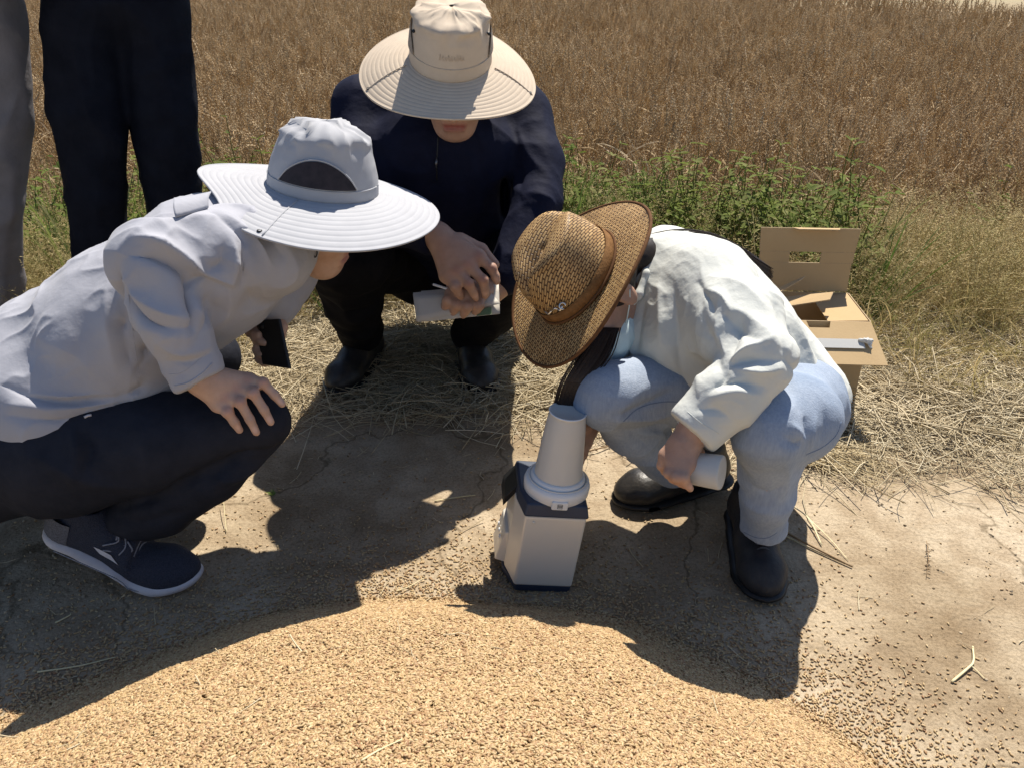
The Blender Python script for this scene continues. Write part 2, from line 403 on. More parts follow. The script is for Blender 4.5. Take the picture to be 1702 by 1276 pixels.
far = N.new('ShaderNodeMapRange'); far.inputs['From Min'].default_value = 13.0; far.inputs['From Max'].default_value = 15.0; L.new(sx.outputs['Y'], far.inputs['Value'])
farc = ramp(nz(0.6, 8), (0.3, (0.27, 0.225, 0.14)), (0.7, (0.40, 0.345, 0.235)))
col = mixc(mr.outputs[0], dust, soil); col = mixc(far.outputs[0], col, farc); L.new(col, b.inputs['Base Color'])
bp = N.new('ShaderNodeBump'); bp.inputs['Strength'].default_value = 0.7; bp.inputs['Distance'].default_value = 0.006
hsum = mth('ADD', nz(90, 6), mth('MULTIPLY', nz(22, 5), 1.2)); L.new(hsum, bp.inputs['Height']); L.new(bp.outputs['Normal'], b.inputs['Normal'])
ground = mk('ground', np.stack([X, Y, Zg], -1).reshape(-1, 3), gq, gm)
tag(ground, 'pale trodden dirt track running into brown soil under the straw', None, kind='structure')

# ------------------------------------------------------------------ the heap of grain
def heap_z(x, y):
    x = np.asarray(x, float); y = np.asarray(y, float); dx, dy = x + 0.12, y - 0.40
    a = np.arctan2(dy, dx); R = 0.81 + 0.10 * np.cos(a - 2.45) + 0.06 * np.cos(2 * a - 0.6)
    p = np.stack([x * 3, y * 3, 0 * x], -1).reshape(-1, 3); R = R * (1 + 0.04 * vnoise(p, 9).reshape(x.shape))
    q = np.sqrt(dx * dx + dy * dy) / R
    t = np.clip(1 - q, 0, 1)
    h = 0.52 * t * (1 - np.exp(-t * 18)) * (1 - 0.38 * t)
    p = np.stack([x * 8, y * 8, 0 * x], -1).reshape(-1, 3)
    return h + 0.006 * vnoise(p, 12).reshape(x.shape) * np.clip(t * 6, 0, 1) + np.where(t > 0, 0.002, -0.03)
hx = np.linspace(-1.2, 0.95, 130); hy = np.linspace(-0.6, 1.45, 124); HX, HY = np.meshgrid(hx, hy, indexing='ij'); HZ = heap_z(HX, HY)
nX, nY = HX.shape; ii = np.arange(nX * nY).reshape(nX, nY)
hq = np.stack([ii[:-1, :-1], ii[1:, :-1], ii[1:, 1:], ii[:-1, 1:]], -1).reshape(-1, 4)
M['bulk'] = mat('bulk_grain', (0.20, 0.13, 0.06), (0.36, 0.25, 0.12), scale=170, rough=0.8, bump=0.5, bscale=220, spec=0.1)  # darker than the kernels: shade in their gaps is put into this colour
heap = mk('grain_heap', np.stack([HX, HY, HZ - 0.004], -1).reshape(-1, 3), hq, M['bulk'])
tag(heap, 'low heap of golden wheat grain poured on the dirt track', 'grain heap', kind='stuff')
def kernel(seed):
    r = random.Random(seed); V, Fc = [], []; n = 7; L_, W_, T_ = 0.0039, 0.0019, 0.0017
    for i, t in enumerate((-1, -0.72, -0.25, 0.3, 0.75, 1)):
        rr = (1 - abs(t) ** 2.4) ** 0.5 if abs(t) < 1 else 0.12
        for j in range(n):
            a = 2 * math.pi * j / n; k = 1 - 0.16 * max(0, math.cos(a)) ** 6
            V.append((t * L_, rr * k * W_ * math.sin(a), rr * k * T_ * math.cos(a)))
    for i in range(5):
        for j in range(n): Fc.append((i * n + j, i * n + (j + 1) % n, (i + 1) * n + (j + 1) % n, (i + 1) * n + j))
    Fc += [tuple(range(n))[::-1], tuple(5 * n + j for j in range(n))]
    return proto(V, Fc, M['kernel'])
def heap_kernels():
    n = 350000; x = RNG.uniform(-1.05, 0.9, n); y = RNG.uniform(0.5, 1.36, n)
    u = heap_z(x, y); k = u > 0.0
    v = (1.106 - u) ; # keep what the camera or a step aside of it can see
    k &= (np.abs(x) < 0.30 + 0.66 * y) & (y > 0.55 + 0.1 * np.abs(x))
    d = 1 - np.clip((u - 0.002) / 0.02, 0, 1); k &= RNG.uniform(0, 1, n) > 0.35 * d
    x, y, u = x[k], y[k], u[k]; e = 0.004
    nx_ = -(heap_z(x + e, y) - heap_z(x - e, y)) / (2 * e); ny_ = -(heap_z(x, y + e) - heap_z(x, y - e)) / (2 * e)
    m = len(x); tilt = RNG.normal(0, 0.28, (m, 2))
    rot = np.stack([-ny_ * 0.0 + np.arctan(-ny_) * -1.0 * 0 + tilt[:, 0], tilt[:, 1] , RNG.uniform(0, 6.283, m)], 1)
    # kernels lie roughly along the slope: tilt in x then y of world, spin first
    rx, ry = np.arctan(-ny_) * -1, np.arctan(nx_)
    from mathutils import Euler
    sp = RNG.uniform(0, 6.283, m); cs, sn = np.cos(sp), np.sin(sp)
    # direction along the slope plane with spin
    sl = np.stack([cs, sn, -(cs * nx_ + sn * ny_)], 1) + RNG.normal(0, 0.22, (m, 3)) * [0, 0, 1]
    sl /= np.linalg.norm(sl, axis=1)[:, None]
    rot = np.stack([RNG.uniform(0, 6.283, m), -np.arcsin(np.clip(sl[:, 2], -1, 1)), np.arctan2(sl[:, 1], sl[:, 0])], 1)
    pts = np.stack([x, y, u + RNG.uniform(-0.0012, 0.0030, m)], 1)
    s = RNG.uniform(0.75, 1.18, m); return pts, rot, np.stack([s, s * RNG.uniform(0.9, 1.1, m), s], 1), RNG.integers(0, 3, m)
KP = [kernel(i) for i in range(3)]
hk = scatter('heaped_grain', KP, *heap_kernels(), 'golden wheat kernels covering the heap on the track', 'grain')
def loose_kernels():
    n = 150000; x = RNG.uniform(-1.2, 1.5, n); y = RNG.uniform(0.75, 1.9, n)
    dx, dy = x + 0.12, y - 0.40; a = np.arctan2(dy, dx); R = 0.81 + 0.10 * np.cos(a - 2.45) + 0.06 * np.cos(2 * a - 0.6)
    d = np.sqrt(dx * dx + dy * dy) - R
    cl = 0.55 + 0.45 * vnoise(np.stack([x * 7, y * 7, 0 * x], -1), 31)
    hz_ = heap_z(x, y); d = np.maximum(d, 0)
    pr = np.where(hz_ > 0.006, 0.0, 0.85 * np.exp(-d / 0.07) + 0.20 * np.exp(-d / 0.13) * cl + 0.030 * np.exp(-d / 0.5) * cl)
    k = (RNG.uniform(0, 1, n) < pr) & (d < 1.0)
    x, y = x[k], y[k]; m = len(x)
    pts = np.stack([x, y, np.maximum(ground_z(x, y), heap_z(x, y) - .002) + 0.0016], 1)
    rot = np.stack([RNG.uniform(0, 6.28, m), RNG.normal(0, 0.06, m), RNG.uniform(0, 6.28, m)], 1); s = RNG.uniform(0.62, 0.98, m)
    return pts, rot, np.stack([s, s, s], 1), RNG.integers(0, 3, m)
KP2 = [bpy.data.objects.new('piece', o.data) for o in KP]
scatter('scattered_grain', KP2, *loose_kernels(), 'loose wheat kernels strewn over the bare dirt', 'grain')

# ------------------------------------------------------------------ straw litter
def bent(rnd, L, curl, up):
    a = rnd.uniform(0, 6.283); p = np.zeros(3); d = A(math.cos(a), math.sin(a), rnd.uniform(-0.05, up)); d = nrm(d); out = [p.copy()]
    n = 5; k = rnd.choice((0, 0, 0, 2)) ; w = rnd.gauss(0, curl)
    for i in range(n):
        p = p + d * L / n; out.append(p.copy()); w2 = w + (rnd.gauss(0, 0.9) if k and i == k else 0)
        d = nrm(d + w2 * A(-d[1], d[0], 0) + A(0, 0, rnd.gauss(-0.05, 0.08)))
    return np.array(out)
def straw_mat(seed, n, R, lo, hi, curl=0.12, up=0.12, zt=0.018):
    r = random.Random(seed); b_ = MB()
    for _ in range(n):
        L = r.uniform(lo, hi); c = bent(r, L, curl, up); c -= c.mean(0); q = R * math.sqrt(r.random()); t = r.uniform(0, 6.283)
        c += A(q * math.cos(t), q * math.sin(t), r.uniform(0.002, zt)); c[:, 2] = np.maximum(c[:, 2], 0.001)
        w = r.uniform(0.0007, 0.0017); V, Fc = tube(c, np.linspace(w, w * 0.7, len(c)), 3, 1.0 if r.random() < 0.6 else 0.35, False); b_.add(V, Fc)
    return proto(b_.V, b_.F, M['straw'])
def on_ground(x, y, dz=0.0): return np.stack([x, y, ground_z(x, y) + dz], 1)
def straw_field():
    n = 3600; x = RNG.uniform(-2.3, 2.6, n); y = RNG.uniform(1.45, 3.25, n)
    e = 1.86 - 0.16 * np.clip(x, -0.5, 1.2) + 0.10 * vnoise(np.stack([x * 4, y * 4, 0 * x], -1), 41)
    pr = sstep(-0.22, 0.32, y - e) ** 1.6; k = RNG.uniform(0, 1, n) < pr
    x, y = x[k], y[k]; m = len(x)
    rot = np.stack([RNG.normal(0, 0.06, m), RNG.normal(0, 0.06, m), RNG.uniform(0, 6.28, m)], 1); s = RNG.uniform(0.75, 1.3, m)
    return on_ground(x, y, 0.0), rot, np.stack([s, s, s * RNG.uniform(0.6, 1.3, m)], 1), RNG.integers(0, 10, m)
SP = [straw_mat(i, 26, 0.11, 0.05, 0.30) for i in range(7)] + [straw_mat(20 + i, 46, 0.10, 0.02, 0.12, 0.2, 0.2, 0.02) for i in range(3)]
scatter('straw_litter', SP, *straw_field(), 'dry yellow straw strewn thick along the field edge', 'straw')
def straw_bits():
    n = 900; x = RNG.uniform(-1.3, 1.6, n); y = RNG.uniform(0.7, 1.95, n)
    k = RNG.uniform(0, 1, n) < 0.22 + 0.5 * sstep(1.5, 1.9, y); x, y = x[k], y[k]; m = len(x)
    z = np.maximum(ground_z(x, y), heap_z(x, y) + 0.002) + 0.001
    rot = np.stack([RNG.normal(0, 0.05, m), RNG.normal(0, 0.05, m), RNG.uniform(0, 6.28, m)], 1); s = RNG.uniform(0.5, 1.2, m)
    return np.stack([x, y, z], 1), rot, np.stack([s, s, s], 1), RNG.integers(0, 6, m)
def straw_bit(seed):
    r = random.Random(seed); c = bent(r, r.uniform(0.015, 0.06), 0.1, 0.02); c -= c.mean(0); c[:, 2] = 0.001 + np.abs(c[:, 2])
    return proto(*tube(c, r.uniform(0.0006, 0.0013), 4, 0.5, False), M['straw'])
scatter('straw_chaff', [straw_bit(70 + i) for i in range(6)], *straw_bits(), 'short bits of straw and chaff on the dirt', 'straw')

def crumb(seed):
    r = np.random.default_rng(seed); bm = bmesh.new(); bmesh.ops.create_icosphere(bm, subdivisions=1, radius=1.0)
    V = np.array([v.co[:] for v in bm.verts]); Fc = [[v.index for v in f.verts] for f in bm.faces]; bm.free()
    V = V * (1 + r.uniform(-.28, .28, (len(V), 1))) * r.uniform(.6, 1.2, 3); return proto(V * .0022, Fc, M['crumb'], False)
M['crumb'] = mat('soil_crumb', (0.8, 0.8, 0.8), (1, 1, 1), scale=300, rough=0.95, spec=0.05, rnd=[(0.25, 0.19, 0.12), (0.38, 0.30, 0.20), (0.46, 0.38, 0.27), (0.18, 0.13, 0.08)])
def crumbs():
    n = 9000; x = RNG.uniform(-1.4, 1.7, n); y = RNG.uniform(0.7, 2.2, n); k = (heap_z(x, y) < .003) & (pn_(x, y, 5, 81) + .6 * pn_(x, y, 13, 82) > RNG.uniform(-.5, .9, n)); x, y = x[k], y[k]; m = len(x)
    s = RNG.uniform(.35, 1.0, m) ** 2 * 1.9; return on_ground(x, y, 0.0002), RNG.uniform(0, 6.28, (m, 3)), np.stack([s, s, s], 1), RNG.integers(0, 4, m)
def pn_(x, y, f, s): return vnoise(np.stack([x * f, y * f, 0 * x], -1), s)
scatter('soil_crumbs', [crumb(i) for i in range(4)], *crumbs(), 'small crumbs of dry soil on the dirt track', 'soil')

# ------------------------------------------------------------------ wheat, grass and weeds
def blade(b_, base, d, L, w, droop, r, seg=5):
    p = np.array(base, float); d = nrm(d); side = nrm(np.cross(d, (r.gauss(0, 1), r.gauss(0, 1), 0.2))); V = []
    for i in range(seg + 1):
        t = i / seg; ww = w * (1 - t ** 1.8) * (0.6 + 0.4 * min(1, 4 * t)) + 0.0002
        V += [p - side * ww, p + side * ww]; p = p + d * L / seg; d = nrm(d + A(0, 0, -droop * (0.3 + t)))
    b_.add(V, [(2 * i, 2 * i + 1, 2 * i + 3, 2 * i + 2) for i in range(seg)])
def wheat_stalk(b_, base, r, Hh, lean=0.14, lf=None):
    d = nrm(A(r.gauss(0, lean) - 0.03, r.gauss(0, lean), 1)); p = np.array(base, float); path = [p.copy()]
    bend = A(r.gauss(0, 0.10), r.gauss(0, 0.10), 0)
    for i in range(4): p = p + d * Hh / 4; path.append(p.copy()); d = nrm(d + bend * (0.4 if i < 2 else 1))
    lf.add(*tube(path, np.linspace(0.0017, 0.0011, 5), 3, 1, False))
    n = r.randint(9, 12); L = r.uniform(0.095, 0.13); nod = A(r.gauss(0, 0.1), r.gauss(0, 0.1), -0.05)
    ref = nrm(np.cross(d, A(r.gauss(0, 1), r.gauss(0, 1), 0.1)))
    for i in range(n):
        t = i / (n - 1); s = 1 if i % 2 else -1; w = 0.0080 * (1 - 0.55 * abs(t - 0.35)); ref = nrm(ref - d * (ref @ d)); nn = np.cross(d, ref)
        c = p + ref * s * 0.0040; ax = nrm(d + ref * s * 0.35); l = 0.0115
        o = np.cross(ax, nn)
        b_.add([c - ax * l * 0.7, c + o * w * 0.6, c + nn * w * 0.75, c - o * w * 0.6, c - nn * w * 0.75, c + ax * l],
               [(0, 2, 1), (0, 3, 2), (0, 4, 3), (0, 1, 4), (5, 1, 2), (5, 2, 3), (5, 3, 4), (5, 4, 1)])
        if r.random() < 0.7:
            al = r.uniform(0.02, 0.05); tip = c + ax * l + nrm(ax + d * 0.8 + A(r.gauss(0, .1), r.gauss(0, .1), 0)) * al
            b_.add([c + ax * l * .7 + o * .0004, c + ax * l * .7 - o * .0004, tip], [(0, 1, 2)])
        p = p + d * L / n; d = nrm(d + nod * 0.5)
    for _ in range(r.choice((1, 1, 2))):
        t = r.uniform(0.35, 0.9); q = np.asarray(path[0]) * (1 - t) + np.asarray(path[-1]) * t
        blade(lf, q, A(r.gauss(0, .8), r.gauss(0, .8), 0.9), r.uniform(0.07, 0.18), 0.0032, 0.35, r, 4)
def wheat_clump(seed, n=8, R=0.095):
    r = random.Random(seed); b_ = MB(); lf = MB()
    for _ in range(n):
        q, t = R * math.sqrt(r.random()), r.uniform(0, 6.283)
        wheat_stalk(b_, (q * math.cos(t), q * math.sin(t), 0), r, r.uniform(0.38, 0.58), lf=lf)
    nb = len(b_.F); b_.add(lf.V, lf.F); o = proto(b_.V, b_.F, [M['wheat'], M['wheat_leaf']], False)
    o.data.polygons.foreach_set('material_index', np.r_[np.zeros(nb, np.int32), np.ones(len(b_.F) - nb, np.int32)]); return o
def wheat_edge(x): return 3.72 - 0.16 * x + 0.0 * x
def wheat_points():
    n = 17000; x = RNG.uniform(-7.5, 9.0, n); y = RNG.uniform(3.0, 14.5, n)
    k = (np.abs(x) < 0.9 + 0.70 * y) & (RNG.uniform(0, 1, n) < np.clip(1.35 - y / 16, 0.25, 1))
    e = 3.78 - 0.20 * x + 0.09 * x * (x > 1) * 0 + 0.16 * vnoise(np.stack([x * 1.7, 0 * x, 0 * x], -1), 51)
    e = np.where(x < -0.9, e - 0.05, e) + 0.35 * np.exp(-((x - 0.7) / 0.6) ** 2)
    k &= y > e
    k &= ~((y > 10.4 - 1.05 * (x - 3.4)) & (x > 2.2))     # the field ends at a bare strip on the right
    x, y, e = x[k], y[k], e[k]; m = len(x); near = np.clip(1 - (y - e) / 0.5, 0, 1)
    rot = np.stack([RNG.normal(0, 0.06, m) + near * RNG.normal(0.28, 0.3, m), RNG.normal(-0.03, 0.08, m) + near * RNG.normal(-0.1, 0.35, m), RNG.uniform(0, 6.28, m) ], 1)
    s = RNG.uniform(0.88, 1.08, m) * (1 + 0.06 * vnoise(np.stack([x, y, 0 * x], -1), 52)); return on_ground(x, y, -0.01), rot, np.stack([s, s, s], 1), RNG.integers(0, 9, m)
scatter('wheat_field', [wheat_clump(100 + i) for i in range(9)], *wheat_points(), 'ripe brown wheat standing in the field behind the people', 'wheat')

def tuft(seed, m, n, lo, hi, w, droop, R=0.05, spread=0.5):
    r = random.Random(seed); b_ = MB()
    for _ in range(n):
        q, t = R * math.sqrt(r.random()), r.uniform(0, 6.283)
        blade(b_, (q * math.cos(t), q * math.sin(t), 0), A(r.gauss(0, spread), r.gauss(0, spread), 1), r.uniform(lo, hi), r.uniform(0.6, 1.2) * w, droop, r, 6)
    return proto(b_.V, b_.F, m)
def seedgrass(seed):                     # thin dry grass with loose seed heads
    r = random.Random(seed); b_ = MB()
    for _ in range(16):
        q, t = 0.06 * math.sqrt(r.random()), r.uniform(0, 6.283); p = A(q * math.cos(t), q * math.sin(t), 0); d = nrm(A(r.gauss(0, 0.33), r.gauss(0, 0.33), 1)); L = r.uniform(0.22, 0.42); path = [p.copy()]; bd = A(r.gauss(0, 0.16), r.gauss(0, 0.16), -0.05)
        for i in range(6): p = p + d * L / 6; d = nrm(d + bd); path.append(p.copy())
        b_.add(*tube(path, np.linspace(0.0009, 0.0004, 7), 3, 1, False))
        for i in range(14):
            t = r.uniform(0.55, 1.0); k = min(5, int(t * 6)); q = path[k] * (1 - (t * 6 - k)) + path[k + 1] * (t * 6 - k)
            e = nrm(A(r.gauss(0, 1), r.gauss(0, 1), r.gauss(0.3, 0.6))); o = nrm(np.cross(e, (0.3, 0.2, 1))) * 0.0013; l = r.uniform(0.005, 0.014)
            q = q + e * r.uniform(0, 0.012); b_.add([q - o, q + e * l * 0.5 + A(0, 0, 0.001), q + o, q + e * l], [(0, 1, 3), (1, 2, 3)])
    for _ in range(10):
        t = r.uniform(0, 6.283); blade(b_, (0.04 * math.cos(t), 0.04 * math.sin(t), 0), A(r.gauss(0, 0.6), r.gauss(0, 0.6), 1), r.uniform(0.1, 0.24), 0.002, 0.35, r, 5)
    return proto(b_.V, b_.F, M['drygrass'])
def weed_mesh(seed, hh=0.34):            # upright leafy weed: branching stems with small toothed leaves
    r = random.Random(seed); b_ = MB()
    for s in range(r.randint(3, 5)):
        p = A(r.gauss(0, 0.02), r.gauss(0, 0.02), 0); d = nrm(A(r.gauss(0, 0.28), r.gauss(0, 0.28), 1)); L = hh * r.uniform(0.65, 1.1); n = 9; path = [p.copy()]
        for i in range(n): p = p + d * L / n; d = nrm(d + A(r.gauss(0, 0.09), r.gauss(0, 0.09), 0.04)); path.append(p.copy())
        b_.add(*tube(path, np.linspace(0.0022, 0.0008, n + 1), 4, 1, False))
        for i in range(2, n + 1):
            for k in range(r.choice((2, 3, 3))):
                t = r.uniform(0, 6.283); e = nrm(A(math.cos(t), math.sin(t), r.uniform(0.0, 0.8))); l = r.uniform(0.018, 0.045) * (1.15 - 0.5 * i / n); side = nrm(np.cross(e, (0, 0, 1))) ; w = l * r.uniform(0.13, 0.26); q = path[i]
                dn = A(0, 0, -0.25 * l)
                b_.add([q, q + e * l * .35 + side * w, q + e * l * .75 + side * w * .7 + dn * .4, q + e * l + dn, q + e * l * .75 - side * w * .7 + dn * .4, q + e * l * .35 - side * w, q + e * l * .5 - A(0, 0, .12 * l)],
                       [(0, 1, 6), (1, 2, 6), (2, 3, 6), (3, 4, 6), (4, 5, 6), (5, 0, 6)])
    return proto(b_.V, b_.F, M['weed'])
GT = [tuft(200 + i, M['grass'], 26, 0.10, 0.30, 0.0034, 0.16) for i in range(4)]
DT = [tuft(220 + i, M['drygrass'], 34, 0.08, 0.28, 0.0018, 0.28, 0.07, 0.8) for i in range(4)]
SG = [seedgrass(240 + i) for i in range(4)]
WD = [weed_mesh(260 + i) for i in range(5)]
def strip(n, x0, x1, y0, y1, test, smin, smax, k0, k1, lean=0.1):
    x = RNG.uniform(x0, x1, n); y = RNG.uniform(y0, y1, n); k = test(x, y); x, y = x[k], y[k]; m = len(x); s = RNG.uniform(smin, smax, m)
    return on_ground(x, y, -0.004), np.stack([RNG.normal(0, lean, m), RNG.normal(0, lean, m), RNG.uniform(0, 6.28, m)], 1), np.stack([s, s, s], 1), RNG.integers(k0, k1, m)
def cat4(*a): return [np.concatenate([q[i] for q in a]) for i in range(4)]
def pn(x, y, f, s): return vnoise(np.stack([x * f, y * f, 0 * x], -1), s)
wt = lambda x, y: (1.5 * pn(x, y, 3.0, 61) + .8 * pn(x, y, 7, 71) + np.where((x > 0.1) & (x < 1.25), 0.38, -0.35) + np.where((x > -1.5) & (x < -0.45), 0.62, 0) - np.where(x > 1.3, 1.1, 0) > 0.25) & (y < 4.1 - 0.15 * x)
scatter('green_weeds', [bpy.data.objects.new('piece', o.data) for o in WD], *strip(1700, -2.4, 2.4, 2.75, 4.15, wt, 0.4, 1.65, 0, 5, 0.22), 'green leafy weeds along the edge of the wheat', 'weeds')
gt = lambda x, y: (pn(x, y, 2.6, 63) + .5 * pn(x, y, 7, 73) + np.where((x > 0.0) & (x < 1.2), 0.35, -0.2) + np.where((x > -1.5) & (x < -0.45), 0.5, 0) - np.where(x > 1.25, 0.6, 0) - np.where(y < 2.85, 0.35, 0) > 0.0) & (y < 4.0 - 0.2 * x)
scatter('green_grass', [bpy.data.objects.new('piece', o.data) for o in GT], *strip(1500, -2.6, 2.8, 2.5, 4.05, gt, 0.7, 1.7, 0, 4, 0.15), 'green grass growing between the straw and the wheat', 'grass')
dt = lambda x, y: (y > 2.15 + 0.25 * pn(x, y, 3, 65) - 0.22 * np.clip(x, 0, 1.6)) & (y < 4.0 - 0.2 * x) & (np.hypot(x - 0.80, y - 2.05) > 0.3) & ~((np.abs(x + 0.28) < 0.5) & (y < 2.45))
scatter('dry_grass', [bpy.data.objects.new('piece', o.data) for o in DT + SG],
        *cat4(strip(1500, -2.6, 3.0, 1.8, 3.7, dt, 0.4, 1.0, 0, 4, 0.3), strip(2000, -2.6, 3.4, 2.3, 4.0, lambda x, y: dt(x, y) & (pn(x, y, 2, 66) + np.where(x > 1.0, 0.7, 0.1) > 0.0), 0.6, 1.15, 4, 8, 0.2)),
        'dry yellow grass with loose seed heads along the field edge', 'grass')

# ================================================================== people
def project(V):
    y, z = V[:, 1], V[:, 2] - CAMH
    Z = y * CT - z * ST; v = (-z * CT - y * ST) / Z
    return CX + FPX * V[:, 0] / Z, CY + FPX * v, Z
def picker(V, Q):                       # the surface spot that faces the photographer near a pixel of the photograph
    px, py, Z = project(V); tree = BVHTree.FromPolygons(V.tolist(), Q.tolist()); eye = Vector((0, 0, CAMH))
    def pick(x, y, lift=0.0):
        d = Vector(P(x, y, 1.0)) - eye; hit = tree.ray_cast(eye, d.normalized())
        if hit[0] is not None: return np.array(hit[0] - d.normalized() * lift)
        for r in (7, 12, 20, 40):
            m = np.where((np.abs(px - x) < r) & (np.abs(py - y) < r))[0]
            if len(m): break
        else: return P(x, y, np.median(Z))
        zmin = Z[m].min(); k = m[Z[m] < zmin + 0.03]
        i = k[np.argmin((px[k] - x) ** 2 + (py[k] - y) ** 2)]
        return P(x, y, Z[i] - lift)
    return pick
def join(parts):
    Vs, Qs, k = [], [], 0
    for V, Q in parts: Vs.append(V); Qs.append(Q + k); k += len(V)
    return np.concatenate(Vs), np.concatenate(Qs)
def frame(f, u):
    f, u = nrm(f), nrm(u); u = nrm(u - f * (u @ f)); r = np.cross(f, u); return r, f, u
def head_sdf(c, f, u, neck, nr=0.056, s=1.0, hat=None):
    r, f, u = frame(f, u); R = np.stack([r, f, u]); c = np.asarray(c, float)
    L = lambda x, y, z: c + s * (x * r + y * f + z * u)
    d = Sdf()
    d.ell(L(0, -0.010, 0.036), s * A(0.076, 0.095, 0.086), R, 0.03)
    d.ell(L(0, 0.028, -0.035), s * A(0.060, 0.064, 0.078), R, 0.03)
    d.ell(L(0, 0.060, -0.088), s * A(0.036, 0.026, 0.024), R, 0.035)
    d.cone(L(-0.042, 0.062, -0.018), L(0.042, 0.062, -0.018), s * .026, s * .026, 0.03)
    d.cone(L(-0.045, 0.078, 0.030), L(0.045, 0.078, 0.030), s * .012, s * .012, 0.02)
    d.cone(L(0, 0.092, 0.018), L(0, 0.111, -0.022), s * .007, s * .0115, 0.010)
    for k in (-1, 1):
        d.cone(L(k * .012, 0.099, -0.027), L(k * .012, 0.092, -0.027), s * .0075, s * .0075, 0.006)
        d.ell(L(k * .033, 0.099, 0.010), s * A(.019, .013, .011), R, 0.012, True)
        d.ell(L(k * .033, 0.082, 0.009), s * A(.015, .010, .009), R, 0.005)
        d.ell(L(k * .079, -0.012, -0.002), s * A(.009, .019, .032), R, 0.010)
        d.ell(L(k * .088, -0.006, 0.002), s * A(.006, .010, .016), R, 0.006, True)
    d.cone(L(-0.019, 0.0885, -0.0515), L(0.019, 0.0885, -0.0515), s * .0068, s * .0068, 0.007)
    d.cone(L(-0.016, 0.0885, -0.0655), L(0.016, 0.0885, -0.0655), s * .0072, s * .0072, 0.007)
    d.cone(L(-0.021, 0.0955, -0.0585), L(0.021, 0.0955, -0.0585), s * .0050, s * .0050, 0.002, None, True)
    d.cone(L(0, -0.018, -0.05), neck, nr, nr * 1.08, 0.03)
    if hat is not None: d.cut(hat[0], hat[1], 0.2)
    return d, L
def skin_tint(me_obj, V, spots):        # warmer lips, paler nails
    a = np.zeros(len(V), np.float32)
    for p, rad, val in spots:
        w = np.clip(1.25 - np.linalg.norm(V - p, axis=1) / rad, 0, 1); a = np.where(np.abs(w * val) > np.abs(a), w * val, a)
    at = me_obj.data.attributes.new('tint', 'FLOAT', 'POINT'); at.data.foreach_set('value', a)
def skin_material(name, c1, c2, lip, nail):
    m = mat(name, c1, c2, scale=45, rough=0.48, spec=0.35, bump=0.10, bscale=420, sss=0.12)
    N, L = m.node_tree.nodes, m.node_tree.links; b = N['Principled BSDF']; src = b.inputs['Base Color'].links[0].from_socket
    at = N.new('ShaderNodeAttribute'); at.attribute_name = 'tint'
    cl = N.new('ShaderNodeClamp'); L.new(at.outputs['Fac'], cl.inputs['Value'])
    m1 = N.new('ShaderNodeMix'); m1.data_type = 'RGBA'; L.new(cl.outputs[0], m1.inputs[0]); L.new(src, m1.inputs[6]); m1.inputs[7].default_value = (*lip, 1)
    ng = N.new('ShaderNodeMath'); ng.operation = 'MULTIPLY'; ng.use_clamp = True; ng.inputs[1].default_value = -1.0; L.new(at.outputs['Fac'], ng.inputs[0])
    m2 = N.new('ShaderNodeMix'); m2.data_type = 'RGBA'; L.new(ng.outputs[0], m2.inputs[0]); L.new(m1.outputs[2], m2.inputs[6]); m2.inputs[7].default_value = (*nail, 1)
    L.new(m2.outputs[2], b.inputs['Base Color']); return m
def hand_sdf(arm, mcp, fingers, thumb, pr=0.0135, fr=0.0082, wr=0.026, flat=None):
    # arm: points down the forearm to the wrist; mcp: knuckles; fingers: [(pip, tip), ...]; thumb: three points
    d = Sdf(); w = arm[-1]; d.chain(arm, [0.034] * (len(arm) - 1) + [wr], 0.015, flat)
    for i, m in enumerate(mcp):
        d.cone(w + 0.25 * (m - w), m, wr * 0.72, pr, 0.014)
        if i: d.cone(0.5 * (w + mcp[i - 1]), mcp[i - 1] * .5 + m * .5, pr, pr * .85, 0.012)
    for m, seg in zip(mcp, fingers):
        pts = [m] + list(seg); n = len(pts)
        if n == 3:
            a, b_, c_ = pts; mid = b_ * .45 + c_ * .55 + 0.10 * (b_ - a) * 0.5; pts = [a, b_, mid, c_]; n = 4
        rs = [fr * 1.22, fr * 1.06, fr * 0.94, fr * 0.78][:n]
        d.cone(pts[0], pts[1], rs[0], rs[1], 0.010); d.chain(pts[1:], rs[1:], 0.0035)
        d.ell(pts[1], A(1, 1, 1) * fr * 1.13, None, 0.004)
    if thumb is not None: d.chain(thumb, [fr * 1.7, fr * 1.25, fr * 1.1, fr * .85][:len(thumb)], 0.008)
    return d
